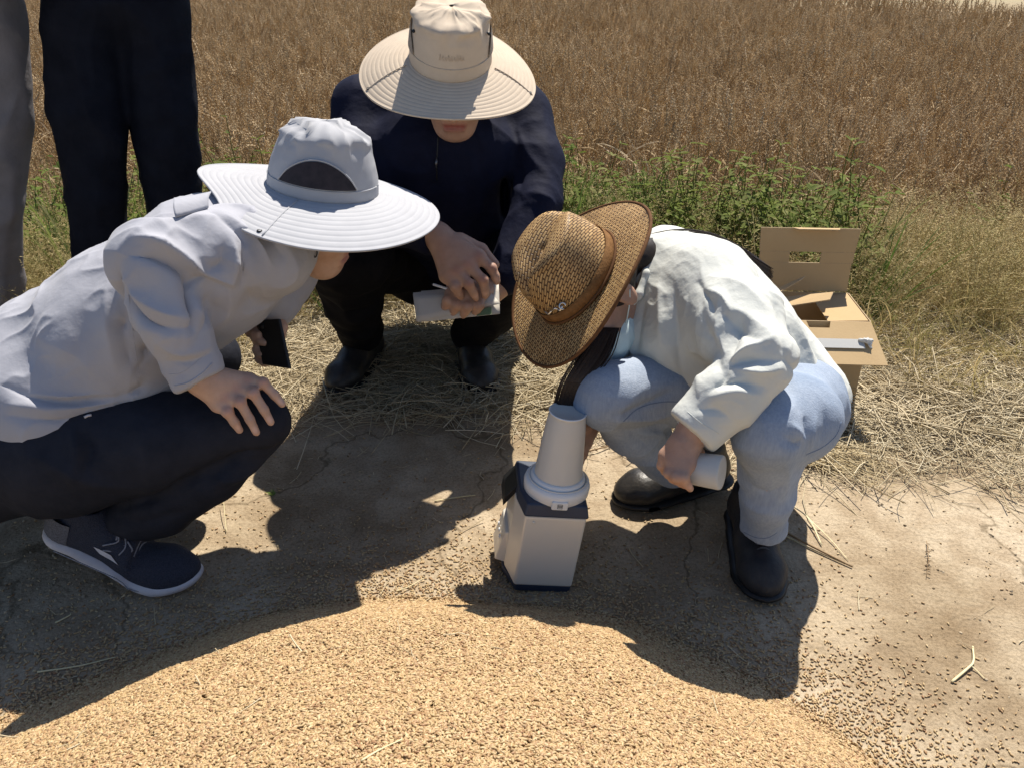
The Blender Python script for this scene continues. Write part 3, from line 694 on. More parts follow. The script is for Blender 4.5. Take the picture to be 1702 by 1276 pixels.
def shoe(parent, toe, heel, up, W, col, sole_col, lift=0.0, name='shoe', style='sneaker', side=1):
    # built flat along its own length, then the heel bent up about the ball of the foot
    toe, heel = np.asarray(toe, float), np.asarray(heel, float); ax = toe - heel; L = np.linalg.norm(ax); r, f, u = frame(ax, up)
    d = Sdf(); k = 0.022
    d.cone(A(0, .80 * L, .032), A(0, .90 * L, .026), W * .44, W * .34, k, ((0, 0, 1), .72))
    d.cone(A(0, .55 * L, .042), A(0, .80 * L, .034), W * .42, W * .45, k, ((0, 0, 1), .85))
    d.cone(A(0, .14 * L, .048), A(0, .55 * L, .046), W * .36, W * .40, k)
    d.cone(A(0, .13 * L, .05), A(0, .17 * L, .095), W * .33, W * .36, k)
    d.cone(A(0, .25 * L, .085), A(0, .52 * L, .055), W * .30, W * .30, k)
    d.cut(A(0, .5 * L, .012), A(0, 0, -1), L)
    if style == 'sneaker': d.ell(A(0, .17 * L, .135), A(W * .27, W * .33, .05), None, .006, True)
    Vu, Qu = d.mesh(0.0042, 2)
    s = Sdf(); tk = 0.030 if style == 'sneaker' else 0.020
    for a, b_, ra, rb in ((.10, .35, .40, .36), (.35, .55, .36, .40), (.55, .78, .40, .47), (.78, .90, .47, .36)):
        s.cone(A(0, a * L, tk / 2), A(0, b_ * L, tk / 2), W * ra * 1.04, W * rb * 1.04, .012, ((0, 0, 1), tk * .62 / (W * .42)))
    s.cut(A(0, .5 * L, .0015), A(0, 0, -1), L); s.cut(A(0, .5 * L, tk), A(0, 0, 1), L)
    Vs, Qs = s.mesh(0.0042, 1)
    def bendw(V):
        V = V.copy(); y = V[:, 1]; b0 = .70 * L
        if style == 'sneaker': V[:, 2] += 0.010 * np.clip((y - .82 * L) / (.2 * L), 0, 1) ** 2
        t = np.clip((b0 - y) / (0.18 * L), 0, 1); ang = lift * (t * t * (3 - 2 * t))
        dy, dz = y - b0, V[:, 2]
        V[:, 1] = np.where(t > 0, b0 + dy * np.cos(ang) + dz * np.sin(ang), y); V[:, 2] = np.where(t > 0, -dy * np.sin(ang) + dz * np.cos(ang), dz)
        return heel + V[:, :1] * r + V[:, 1:2] * f + V[:, 2:] * u
    o = thing_part(name, bendw(Vu), Qu, col, parent)
    so = mk('sole', bendw(Vs), Qs, sole_col, o)
    loc = lambda x, y, z: bendw(np.array([[x, y, z]]))[0]
    return o, so, loc, L
def thing_part(name, V, Q, m, parent): return mk(name, V, Q, m, parent)
def crown_at(z, top, rnd):              # crown radius at height z, as a share of the band radius
    t = np.clip(z / (1 - rnd), 0, 1); return (1 - (1 - top) * t ** 1.6, z)
def hat_mesh(c, f, u, bf, bs, hc, brim, droop, nphi=120, rows=77, top=0.78, rings=11, ring_amp=0.0007, wr=0.004, seed=0, rnd=0.06):
    # one sheet from crown top to brim edge. brim(phi) -> outer radius, droop(phi, t) -> height offset along the brim
    r, f, u = frame(f, u); V, UV = [], []
    ph = np.linspace(0, 2 * np.pi, nphi, endpoint=False)
    prof = [(0.002, 1.0)] + [(top * t, 1.0 - rnd * t ** 2.4) for t in (0.25, 0.5, 0.72, 0.88, 1.0)] + \
           [crown_at(z, top, rnd) for z in np.linspace(1 - rnd - .03, 0, 22)]
    for i, (q, z) in enumerate(prof):
        for p in ph: V.append((q * bs * np.sin(p), q * bf * np.cos(p), z * hc))
    ncr = len(prof)
    for i in range(1, rows + 1):
        t = i / rows
        for p in ph:
            x0, y0 = bs * np.sin(p), bf * np.cos(p); rb = brim(p); x1, y1 = rb * np.sin(p), rb * np.cos(p)
            z = droop(p, t) + - ring_amp * math.exp(-(((rings * t) % 1.0 - 0.5) / 0.16) ** 2)
            V.append((x0 + (x1 - x0) * t, y0 + (y1 - y0) * t, z))
    V = np.array(V); n = ncr + rows
    Q = np.array([(i * nphi + j, (i + 1) * nphi + j, (i + 1) * nphi + (j + 1) % nphi, i * nphi + (j + 1) % nphi) for i in range(n - 1) for j in range(nphi)])
    # creases in the crown cloth
    cz = V[:, 2] / hc; w = np.clip((cz - 0.58) * 3.0, 0.06, 1) * (cz > 0.02) * (np.arange(len(V)) < ncr * nphi)
    if wr:
        nv = np.stack([V[:, 0], V[:, 1], 0 * cz], 1); nv /= np.linalg.norm(nv, axis=1)[:, None] + 1e-6; nv = nv + A(0, 0, .7) * np.clip(cz - .8, 0, 1)[:, None] * 5
        a = vnoise(V * 26 + 3, seed); b_ = vnoise(V * 47 + 9, seed + 1); dd = (np.abs(a) ** .6 * -2.0 + .9 + .8 * (1 - 2.2 * np.abs(b_) ** .8))
        V = V + nv * (w * wr * dd)[:, None]
    uv = np.stack([np.tile(ph / (2 * np.pi), n), np.repeat(np.linspace(0, 1, n), nphi)], 1)
    Lw = lambda X: np.asarray(c) + X[:, :1] * r + X[:, 1:2] * f + X[:, 2:] * u
    return Lw(V), Q, ncr * nphi, uv, (lambda x, y, z: np.asarray(c) + x * r + y * f + z * u)
def split_mesh(V, Q, keep):             # faces where keep holds, with their own vertices
    q = Q[keep]; ids, inv = np.unique(q, return_inverse=True); return V[ids], inv.reshape(q.shape), ids
def seam_px(name, pk, pts, r, m, parent, lift=-.0002):   # a stitched seam that follows the cloth
    c = curve_pts([A(x, y, 0) for x, y in pts], 7); q = np.array([pk(a[0], a[1], lift) for a in c])
    d = q - A(0, 0, CAMH); Z = np.linalg.norm(d, axis=1); Zs = Z.copy()
    for _ in range(2): Zs[1:-1] = np.median(np.stack([Zs[:-2], Zs[1:-1], Zs[2:]]), 0)
    mk(name, *tube(A(0, 0, CAMH) + d / Z[:, None] * Zs[:, None], r, 5), m, parent)
def seam(name, pts, r, m, parent, n=6): return mk(name, *tube(curve_pts(pts, 6), r, n), m, parent)

M['skin'] = skin_material('skin', (0.43, 0.27, 0.195), (0.52, 0.34, 0.255), (0.40, 0.15, 0.12), (0.66, 0.44, 0.36))
M['skin_tan'] = skin_material('skin_tan', (0.37, 0.215, 0.15), (0.45, 0.275, 0.195), (0.28, 0.085, 0.07), (0.58, 0.36, 0.28))
M['hair'] = mat('hair', (0.008, 0.006, 0.005), (0.024, 0.015, 0.011), scale=160, rough=0.55, spec=0.25)
M['eye'] = mat('eye', (0.05, 0.03, 0.02), rough=0.1, spec=0.6)
M['black'] = mat('black_plastic', (0.012, 0.012, 0.013), rough=0.4)

# ------------------------------------------------------------------ the man in the pale grey shirt (left)
M['grey_cloth'] = mat('grey_cloth', (0.345, 0.35, 0.395), (0.38, 0.385, 0.43), scale=14, rough=0.72, spec=0.2, bump=0.16, bscale=48, sheen=0.15, transl=0.06)
M['navy_trouser'] = mat('navy_trouser', (0.014, 0.016, 0.024), (0.022, 0.024, 0.034), scale=30, rough=0.75, spec=0.12, bump=0.2, bscale=50)
M['grey_hat'] = mat('grey_hat_cloth', (0.375, 0.38, 0.405), (0.41, 0.415, 0.44), scale=30, rough=0.75, spec=0.2, bump=0.05, bscale=1200, transl=0.05)
M['mesh_dark'] = mat('dark_mesh', (0.014, 0.013, 0.018), (0.035, 0.028, 0.035), scale=60, rough=0.8)
M['knit_dark'] = mat('knit_dark', (0.02, 0.022, 0.034), (0.055, 0.06, 0.085), scale=420, rough=0.85, bump=0.6, bscale=500)
M['black_knit'] = mat('black_knit', (.008, .008, .01), (.016, .016, .018), scale=300, rough=.9, spec=.05)
M['heel_mesh'] = mat('heel_mesh', (.05, .05, .06), (.16, .16, .18), scale=380, rough=.85)
M['lace'] = mat('lace_grey', (.16, .16, .19), (.34, .34, .37), scale=300, rough=.9)
M['sole_white'] = mat('sole_pale', (0.46, 0.44, 0.46), (0.60, 0.58, 0.60), scale=25, rough=0.6, bump=0.1, bscale=80)
def man_grey():
    root = thing('person', P(215, 985, 1.62) * A(1, 1, 0), 'person crouching at left in pale grey shirt and wide grey sun hat, hand on knee', 'person')
    # trousers
    hipR, hipL = P(0, 745, 1.53), P(0, 690, 1.74)
    kneeR, ankR = P(432, 703, 1.50), P(222, 862, 1.60)
    kneeL, ankL = P(350, 597, 1.76), A(-.86, 1.53, .10)
    t = Sdf()
    t.chain([hipR, P(110, 750, 1.51), P(270, 735, 1.50), kneeR], [.122, .112, .083, .056], .03)
    t.chain([kneeR, P(350, 778, 1.53), P(270, 835, 1.57), ankR], [.054, .062, .058, .052], .012)
    t.chain([hipL, kneeL], [.12, .06], .03); t.chain([kneeL, A(-.76, 1.55, .22), ankL], [.058, .064, .05], .012)
    t.chain([P(-40, 745, 1.54), P(-40, 700, 1.72)], [.135, .135], .05); t.chain([P(-40, 720, 1.62), P(70, 640, 1.6)], [.15, .13], .05, (A(0, 1, 0), 1.15))
    t.cut(P(205, 866, 1.6), nrm(A(-.22, 0, -1)), .09)
    V, Q = t.mesh(.006, 2); pk = picker(V, Q)
    N_ = vnormals(V, Q)
    V = crumple(V, N_, 9, .006, 3); N_ = vnormals(V, Q); pk = picker(V, Q)
    fl = lambda a, w, h: ([pk(*q) for q in a], w, h)
    V = folds(V, N_, [fl([(478, 738), (400, 760), (300, 808), (200, 845)], .010, -0.0204), fl([(470, 752), (400, 790), (360, 800)], .010, 0.0119),
                      fl([(440, 760), (385, 775), (330, 815)], .008, -0.0102), fl([(140, 715), (150, 745), (145, 775)], .008, -0.0119), fl([(118, 712), (128, 750), (120, 800)], .010, 0.0102),
                      fl([(300, 850), (250, 868), (190, 860)], .010, -0.0102), fl([(60, 760), (150, 800), (230, 810)], .014, 0.0102)])
    tr = thing_part('trousers', V, Q, M['navy_trouser'], root)
    pk = picker(V, Q)
    mk('pocket_tab', *tube([pk(140, 693, .002), pk(146, 690, .002), pk(152, 689, .002)], .0022, 6), M['sole_white'], tr)
    # shirt: torso, near sleeve bent at the elbow, far sleeve
    s = Sdf(); dep = (A(0.1, 1, 0), 1.38)
    s.chain([P(-10, 650, 1.62), P(100, 603, 1.60), P(218, 528, 1.56), P(350, 445, 1.53), P(425, 405, 1.52)], [.128, .128, .126, .118, .088], .05, dep)
    s.chain([P(425, 405, 1.52), P(487, 378, 1.52)], [.075, .056], .04)
    sh, el, wr_ = P(458, 424, 1.470), P(252, 437, 1.345), P(324, 612, 1.40)
    s.chain([P(440, 425, 1.51), sh, P(360, 422, 1.41), el], [.062, .064, .068, .064], .030)
    s.chain([el, P(283, 530, 1.36), wr_, P(338, 640, 1.405)], [.064, .056, .041, .037], .014)
    s.cone(P(312, 606, 1.395), P(322, 622, 1.40), .046, .046, .012)
    s.chain([P(440, 400, 1.66), P(470, 450, 1.68), P(455, 500, 1.66)], [.07, .062, .05], .03)
    s.chain([P(0, 668, 1.6), P(110, 655, 1.53)], [.13, .11], .04, dep); s.chain([P(110, 650, 1.53), P(250, 622, 1.52)], [.09, .05], .05, dep)
    s.cut(P(100, 716, 1.55), nrm(P(112, 820, 1.56) - P(100, 716, 1.55) + A(0, 0, -.05)), .40, .006)
    s.cut(P(336, 634, 1.402), P(362, 676, 1.41) - P(324, 612, 1.40), .075, .004)
    V, Q = s.mesh(.0033, 2); N_ = vnormals(V, Q); pk = picker(V, Q); fl = lambda a, w, h: ([pk(*q) for q in a], w, h)
    V = folds(V, N_, [fl([(196, 425), (228, 388), (290, 372), (360, 362)], .018, 0.0105),
                      fl([(228, 398), (262, 405), (300, 425), (345, 458), (386, 471)], .0085, 0.0180),
                      fl([(215, 425), (260, 432), (300, 452), (318, 474)], .012, -0.0195),
                      fl([(388, 402), (392, 440), (386, 471)], .008, 0.0120), fl([(372, 410), (366, 440), (350, 450)], .012, -0.0120), fl([(404, 415), (406, 450), (400, 475)], .010, -0.0105),
                      fl([(318, 474), (340, 462), (372, 478)], .008, -0.0135), fl([(312, 470), (318, 510), (322, 548)], .009, -0.0210),
                      fl([(205, 470), (222, 510), (262, 542), (318, 546)], .008, -0.0135), fl([(200, 455), (225, 490), (270, 520), (318, 530)], .011, 0.0120),
                      fl([(225, 545), (250, 590), (290, 612)], .010, -0.0105), fl([(262, 570), (300, 588), (342, 580)], .010, 0.0090), fl([(280, 600), (310, 602), (346, 588)], .006, -0.0090),
                      fl([(412, 352), (450, 372), (480, 410)], .007, 0.0105), fl([(400, 362), (440, 385), (470, 425)], .008, -0.0105), fl([(378, 360), (425, 398), (452, 440)], .007, 0.0090), fl([(350, 356), (390, 382), (410, 412)], .009, -0.0090),
                      fl([(330, 352), (380, 345), (430, 352)], .010, 0.0090), fl([(275, 362), (310, 348), (345, 346)], .012, -0.0090),
                      fl([(330, 560), (345, 520), (350, 490)], .011, -0.0120), fl([(370, 540), (380, 500), (378, 480)], .014, 0.0090), fl([(420, 505), (410, 478)], .016, -0.0090),
                      fl([(198, 440), (196, 480), (205, 540), (215, 600)], .010, -0.0150), fl([(180, 470), (178, 540), (190, 610)], .018, 0.0105), fl([(150, 480), (130, 560), (140, 640)], .03, -0.0090),
                      fl([(0, 640), (60, 662), (130, 668), (230, 648), (300, 622)], .009, -0.0150), fl([(20, 672), (90, 678), (160, 672), (240, 655)], .008, 0.0105), fl([(40, 655), (110, 660), (190, 655)], .007, 0.0090), fl([(15, 690), (90, 698), (160, 690)], .007, -0.0090),
                      fl([(225, 620), (240, 590), (232, 555)], .014, -0.0090), fl([(60, 560), (120, 590), (180, 640)], .03, 0.0090)])
    N_ = vnormals(V, Q); V = crumple(V, N_, 6, .0022, 11, (A(-.6, 0, .5), 2.2)); N_ = vnormals(V, Q); V = crumple(V, N_, 13, .0062, 14, (A(-.5, 0, .6), 2.6)); N_ = vnormals(V, Q); V = crumple(V, N_, 27, .0028, 12, (A(.5, 0, .6), 1.6))
    shirt = thing_part('shirt', V, Q, M['grey_cloth'], root); pk = picker(V, Q)
    # collar, standing off the neck at the back
    bp_ = [pk(292, 362, .004), pk(314, 356, .004), pk(346, 346, .004)]; bot = curve_pts(bp_, 8); top_ = curve_pts([b0 + A(-.012 + .004 * i, .036, .020 - .002 * i) for i, b0 in enumerate(bp_)], 8); cv, cf = [], []
    for a_, b_ in zip(top_, bot):
        for k in range(7): t_ = k / 6; cv.append(a_ * (1 - t_) + b_ * t_ + A(0, -.012, .010) * math.sin(math.pi * t_) * .35)
    n_ = len(top_)
    for i in range(n_ - 1):
        for k in range(6): cf.append((i * 7 + k, i * 7 + k + 1, (i + 1) * 7 + k + 1, (i + 1) * 7 + k))
    solid(mk('collar', cv, cf, M['grey_cloth'], shirt), .003)
    seam_px('side_seam', pk, [(214, 490), (222, 560), (232, 630)], .0007, M['grey_cloth'], shirt)
    seam_px('cuff_edge', pk, list(((291, 641), (312, 636), (334, 622), (352, 604))), .0016, M['grey_cloth'], shirt)
    seam_px('cuff_seam', pk, list(((281, 622), (300, 620), (322, 606), (342, 588))), .0008, M['grey_cloth'], shirt)
    # body: head, neck and hands
    hf, hu = A(.93, -.16, -.33), A(.30, -.10, .95)
    hd, L = head_sdf(P(508, 352, 1.57), hf, hu, P(455, 385, 1.54), .054, hat=(P(537, 312, 1.535) + A(.14, -.01, .98) * -.012, A(.14, -.01, .98)))
    Vh, Qh = hd.mesh(.0034, 2)
    K = lambda x, y, Z: P(x, y, Z)
    hn = hand_sdf([K(300, 575, 1.395), K(331, 627, 1.405)], [K(412, 632, 1.432), K(394, 646, 1.424), K(375, 659, 1.418), K(362, 671, 1.416)],
                  [(K(437, 636, 1.424), K(469, 671, 1.440)), (K(421, 653, 1.412), K(450, 701, 1.432)), (K(399, 668, 1.408), K(426, 718, 1.430)), (K(378, 684, 1.408), K(398, 714, 1.428))],
                  [K(360, 640, 1.43), K(400, 630, 1.46), K(432, 640, 1.475)], .0135, .0083, .027)
    Vr, Qr = hn.mesh(.0023, 1)
    h2 = hand_sdf([K(450, 470, 1.67), K(447, 508, 1.66)], [K(420, 538, 1.66), K(428, 545, 1.65), K(437, 548, 1.645), K(447, 548, 1.65)],
                  [(K(416, 552, 1.64), K(430, 556, 1.62)), (K(426, 562, 1.63), K(440, 570, 1.62)), (K(428, 582, 1.64), K(440, 590, 1.63)), (K(432, 596, 1.65), K(445, 603, 1.64))],
                  [K(462, 528, 1.65), K(468, 545, 1.64), K(466, 562, 1.635)], .014, .0085, .026)
    Vl, Ql = h2.mesh(.0026, 1)
    tor = Sdf(); tor.chain([P(455, 385, 1.53), P(218, 528, 1.56), P(10, 690, 1.62)], [.055, .08, .09], .04); tor.chain([P(455, 405, 1.50), el, wr_], [.04, .035, .03], .02)
    tor.chain([P(440, 400, 1.64), P(455, 500, 1.67)], [.04, .03], .02); tor.chain([hipR, kneeR, ankR], [.07, .04, .035], .02); tor.chain([hipL, kneeL, ankL], [.07, .04, .03], .02)
    Vt, Qt = tor.mesh(.012, 1)
    V, Q = join([(Vt, Qt), (Vh, Qh), (Vr, Qr), (Vl, Ql)])
    body = thing_part('body', V, Q, M['skin'], root)
    nails = [(K(468, 668, 1.428), .0078, -1.0), (K(449, 698, 1.420), .0078, -1.0), (K(425, 715, 1.418), .0078, -1.0), (K(397, 711, 1.416), .006, -.8)]
    skin_tint(body, V, [(L(0, .095, -.058), .022, .8)] + nails + [(q_, .011, .30) for q_ in (K(437, 636, 1.416), K(421, 653, 1.404), K(399, 668, 1.400), K(378, 684, 1.400), K(412, 632, 1.420), K(394, 646, 1.412), K(375, 659, 1.406))])
    for k in (-1, 1): mk('eye', *lathe([(.0001, .011), (.006, .009), (.010, .003), (.011, -.003), (.004, -.010)], 14, L(k * .033, .080, .010), hf), M['eye'], body)
    # cloth of the neck cover hanging from the hat, with its cord
    nc = Sdf(); nc.chain([P(500, 372, 1.50), P(512, 395, 1.49), P(516, 418, 1.485)], [.026, .022, .012], .012); Vn, Qn = nc.mesh(.003, 2); Vn = crumple(Vn, vnormals(Vn, Qn), 60, .003, 5)
    mk('neck_cloth', Vn, Qn, M['grey_cloth'], root)
    mk('chin_cord', *tube(curve_pts([P(517, 410, 1.475), P(520, 422, 1.472), P(524, 428, 1.472), P(527, 420, 1.473), P(522, 410, 1.475)], 5), .0014, 6), M['black'], root)
    hr = Sdf(); r_, f_, u_ = frame(hf, hu); hr.ell(L(0, -.02, .036), A(.083, .095, .09), np.stack([r_, f_, u_]), .01); hr.ell(L(0, .09, -.02), A(.085, .09, .09), np.stack([r_, f_, u_]), .02, True)
    hr.cut(L(0, 0, -.035), -u_, .3); hr.cut(P(537, 312, 1.535) - A(.14, -.01, .98) * .02, A(.14, -.01, .98), .3); Vr_, Qr_ = hr.mesh(.005, 1); Vr_ = crumple(Vr_, vnormals(Vr_, Qr_), 90, .003, 2); mk('hair', Vr_, Qr_, M['hair'], root)
    # hat
    c = P(537, 312, 1.535); fh, uh = A(.98, -.12, -.15), A(.14, -.01, .98)
    wrap = lambda p: abs((p + math.pi) % (2 * math.pi) - math.pi)
    brim = lambda p: .214 + .010 * math.cos(p) - .010 * math.cos(2 * p) + .036 * math.exp(-((math.pi - wrap(p)) / .30) ** 2) - .016 * math.exp(-((math.pi - wrap(p) - .75) / .32) ** 2)
    droop = lambda p, t: -.014 * t - .018 * t * t * (math.sin(p) ** 2) - .016 * t * t * max(0, math.cos(p)) + .008 * t * t * max(0, -math.cos(p))
    V, Q, nc_, uv, HL = hat_mesh(c, fh, uh, .100, .092, .122, brim, droop, wr=.0085, ring_amp=.0009, rings=10, seed=4, top=.74, rnd=.20)
    keepc = (Q < nc_).all(1)
    hat = thing_part('hat', *split_mesh(V, Q, keepc)[:2], M['grey_hat'], root); solid(hat, .0016)
    br = mk('brim', *split_mesh(V, Q, ~keepc)[:2], M['grey_hat'], hat); solid(br, .0024)
    ed = V[-120:]; mk('brim_binding', *tube(np.concatenate([ed, ed[:1]]), .0021, 6, 1, False), M['grey_hat'], hat)
    def on_crown(p, z, off=.002):
        zz = z; q = crown_at(z, .74, .20)[0]
        return HL((q * .092 + off) * math.sin(p), (q * .100 + off) * math.cos(p), z * .122)
    # lens-shaped mesh vents on both sides
    for sd in (1, -1):
        vv, ff = [], []
        for i in range(21):
            a = -1 + 2 * i / 20; p = sd * (math.pi / 2 - .16 + .72 * a)
            for j in range(7): vv.append(on_crown(p, .20 + (.36 * (1 - a * a) ** .8) * j / 6 + .0, .0045))
        for i in range(20):
            for j in range(6): ff.append((i * 7 + j, (i + 1) * 7 + j, (i + 1) * 7 + j + 1, i * 7 + j + 1))
        mk('mesh_vent', vv, ff, M['mesh_dark'], hat)
        mk('vent_edge', *tube(curve_pts([on_crown(sd * (math.pi / 2 - .16 + .74 * a), .20 + .38 * (1 - a * a) ** .8, .0048) for a in np.linspace(-1, 1, 11)], 3), .0014, 5), M['grey_hat'], hat)
        mk('band_seam', *tube(curve_pts([on_crown(sd * q, .17, .0015) for q in np.linspace(.05, 3.1, 14)], 3), .0012, 5), M['grey_hat'], hat)
        p = sd * 1.70; mk('brim_seam', *tube([HL(*(A(math.sin(p) * (.09 + (brim(p) - .09) * t), math.cos(p) * (.095 + (brim(p) - .095) * t), droop(p, t) + .0014))) for t in np.linspace(.06, .98, 10)], .0017, 5), M['grey_hat'], hat)
        e = HL(math.sin(p + .05) * brim(p) * .945, math.cos(p + .05) * brim(p) * .945, droop(p, .93) + .002)
        vv, ff = lathe([(.0022, 0), (.0024, .0014), (.0040, .0018), (.0046, .0004), (.0044, -.001)], 16, e, uh); mk('eyelet', vv, ff, M['black'], hat)
    # shoes
    toe, heel = P(330, 962, 1.62) * A(1, 1, 0), P(84, 925, 1.655) * A(1, 1, 0)
    sh_, so, loc, L_ = shoe(root, toe + A(0, 0, .002), heel + A(0, 0, .002), (0, 0, 1), .104, M['knit_dark'], M['sole_white'], .42)
    # laces and the pale side mark
    for i in range(5):
        y = .40 + .055 * i; mk('lace', *tube(curve_pts([loc(-.028, y * L_ + .012, .088 - .005 * i), loc(0, y * L_, .1015 - .0052 * i), loc(.028, y * L_ + .012, .088 - .005 * i)], 5), .0021, 5), M['lace'], sh_)
    pks = picker(np.array([v.co[:] for v in sh_.data.vertices]), np.array([list(q.vertices) for q in sh_.data.polygons]))
    for i in range(9):
        rr_ = random.Random(i); y0 = .42 + .04 * i; mk('lace_end', *tube(curve_pts([loc(.012 + .012 * rr_.random(), y0 * L_, .102 - .0050 * i), loc(.030, (y0 + rr_.uniform(-.05, .06)) * L_, .089 - .005 * i), loc(.042, (y0 + rr_.uniform(-.12, .08)) * L_, .076 - .006 * i)], 5), .0015, 5), M['lace'], sh_)
    mk('heel_panel', [loc(.034 * math.sin(q) * 1.28, .115 * L_ - .034 * math.cos(q) * 1.42, z) for q in np.linspace(-1.9, 1.9, 15) for z in (.034, .060, .084)], [(i * 3 + j, (i + 1) * 3 + j, (i + 1) * 3 + j + 1, i * 3 + j + 1) for i in range(14) for j in range(2)], M['heel_mesh'], sh_)
    mk('sole_groove', *tube([loc(.052 * 1.02, y * L_, .022 - .006 * (y > .6)) for y in np.linspace(.12, .80, 16)], .0012, 5), M['lace'], so)
    mk('side_mark', [pks(155, 908, .003), pks(165, 912, .003), pks(184, 922, .003), pks(196, 938, .003), pks(184, 930, .003), pks(166, 920, .003)], [(0, 1, 2, 3, 4, 5)], M['sole_white'], sh_)
    shoe(root, A(-.66, 1.60, .002), A(-.93, 1.56, .002), (0, 0, 1), .10, M['knit_dark'], M['sole_white'], .25)
    sk = Sdf(); sk.chain([P(222, 840, 1.60), P(205, 890, 1.63), P(190, 915, 1.64)], [.038, .038, .036], .01); Vk, Qk = sk.mesh(.005, 1); mk('sock', Vk, Qk, M['black_knit'], root)
    # telephone held in the far hand
    ph = thing('phone', P(452, 590, 1.64) , 'black phone held low in the hand of the grey shirted person', 'phone')
    a, b_, c_, d_ = P(422, 533, 1.635), P(462, 530, 1.595), P(480, 613, 1.58), P(436, 606, 1.625)
    n = nrm(np.cross(b_ - a, d_ - a)) * .008; o = mk('case', [a, b_, c_, d_, a + n, b_ + n, c_ + n, d_ + n], [(3, 2, 1, 0), (4, 5, 6, 7), (0, 1, 5, 4), (1, 2, 6, 5), (2, 3, 7, 6), (3, 0, 4, 7)], M['black'], ph, False); bevel(o, .002)
    q = lambda u, v, w: a + (b_ - a) * u + (d_ - a) * v + n * w
    mk('screen', [q(.06, .04, 1.06), q(.94, .04, 1.06), q(.94, .96, 1.06), q(.06, .96, 1.06)], [(0, 1, 2, 3)], mat('phone_glass', (0.01, 0.01, 0.012), rough=0.08, spec=0.6), o, False)
    mk('camera_bump', *lathe([(.010, 0), (.010, .0015), (.001, .0018)], 16, q(.25, .12, -.0), -n), M['black'], o)
man_grey()

# ------------------------------------------------------------------ the man in navy (middle)
M['navy_cloth'] = mat('navy_cloth', (0.007, 0.008, 0.019), (0.010, 0.012, 0.029), scale=20, rough=0.75, spec=0.08, bump=0.25, bscale=38)
M['black_cloth'] = mat('black_cloth', (0.006, 0.006, 0.008), (0.011, 0.011, 0.013), scale=20, rough=0.85, spec=0.06, bump=0.25, bscale=38)
M['beige_hat'] = mat('beige_hat_cloth', (0.52, 0.43, 0.335), (0.57, 0.475, 0.37), scale=40, rough=0.78, spec=0.18, bump=0.06, bscale=1300, transl=0.05)
M['beige_mesh'] = mat('beige_mesh', (0.20, 0.17, 0.14), (0.36, 0.31, 0.26), scale=500, rough=0.8)
M['lace_dark'] = mat('lace_dark', (.06, .06, .065), (.12, .12, .125), scale=300, rough=.9)
M['black_leather'] = mat('black_leather', (0.010, 0.010, 0.012), (0.045, 0.040, 0.034), scale=26, rough=0.42, spec=0.35, bump=0.12, bscale=160)
M['paper'] = mat('paper', (0.62, 0.57, 0.50), (0.68, 0.63, 0.56), scale=6, rough=0.8, spec=0.15, transl=0.15)
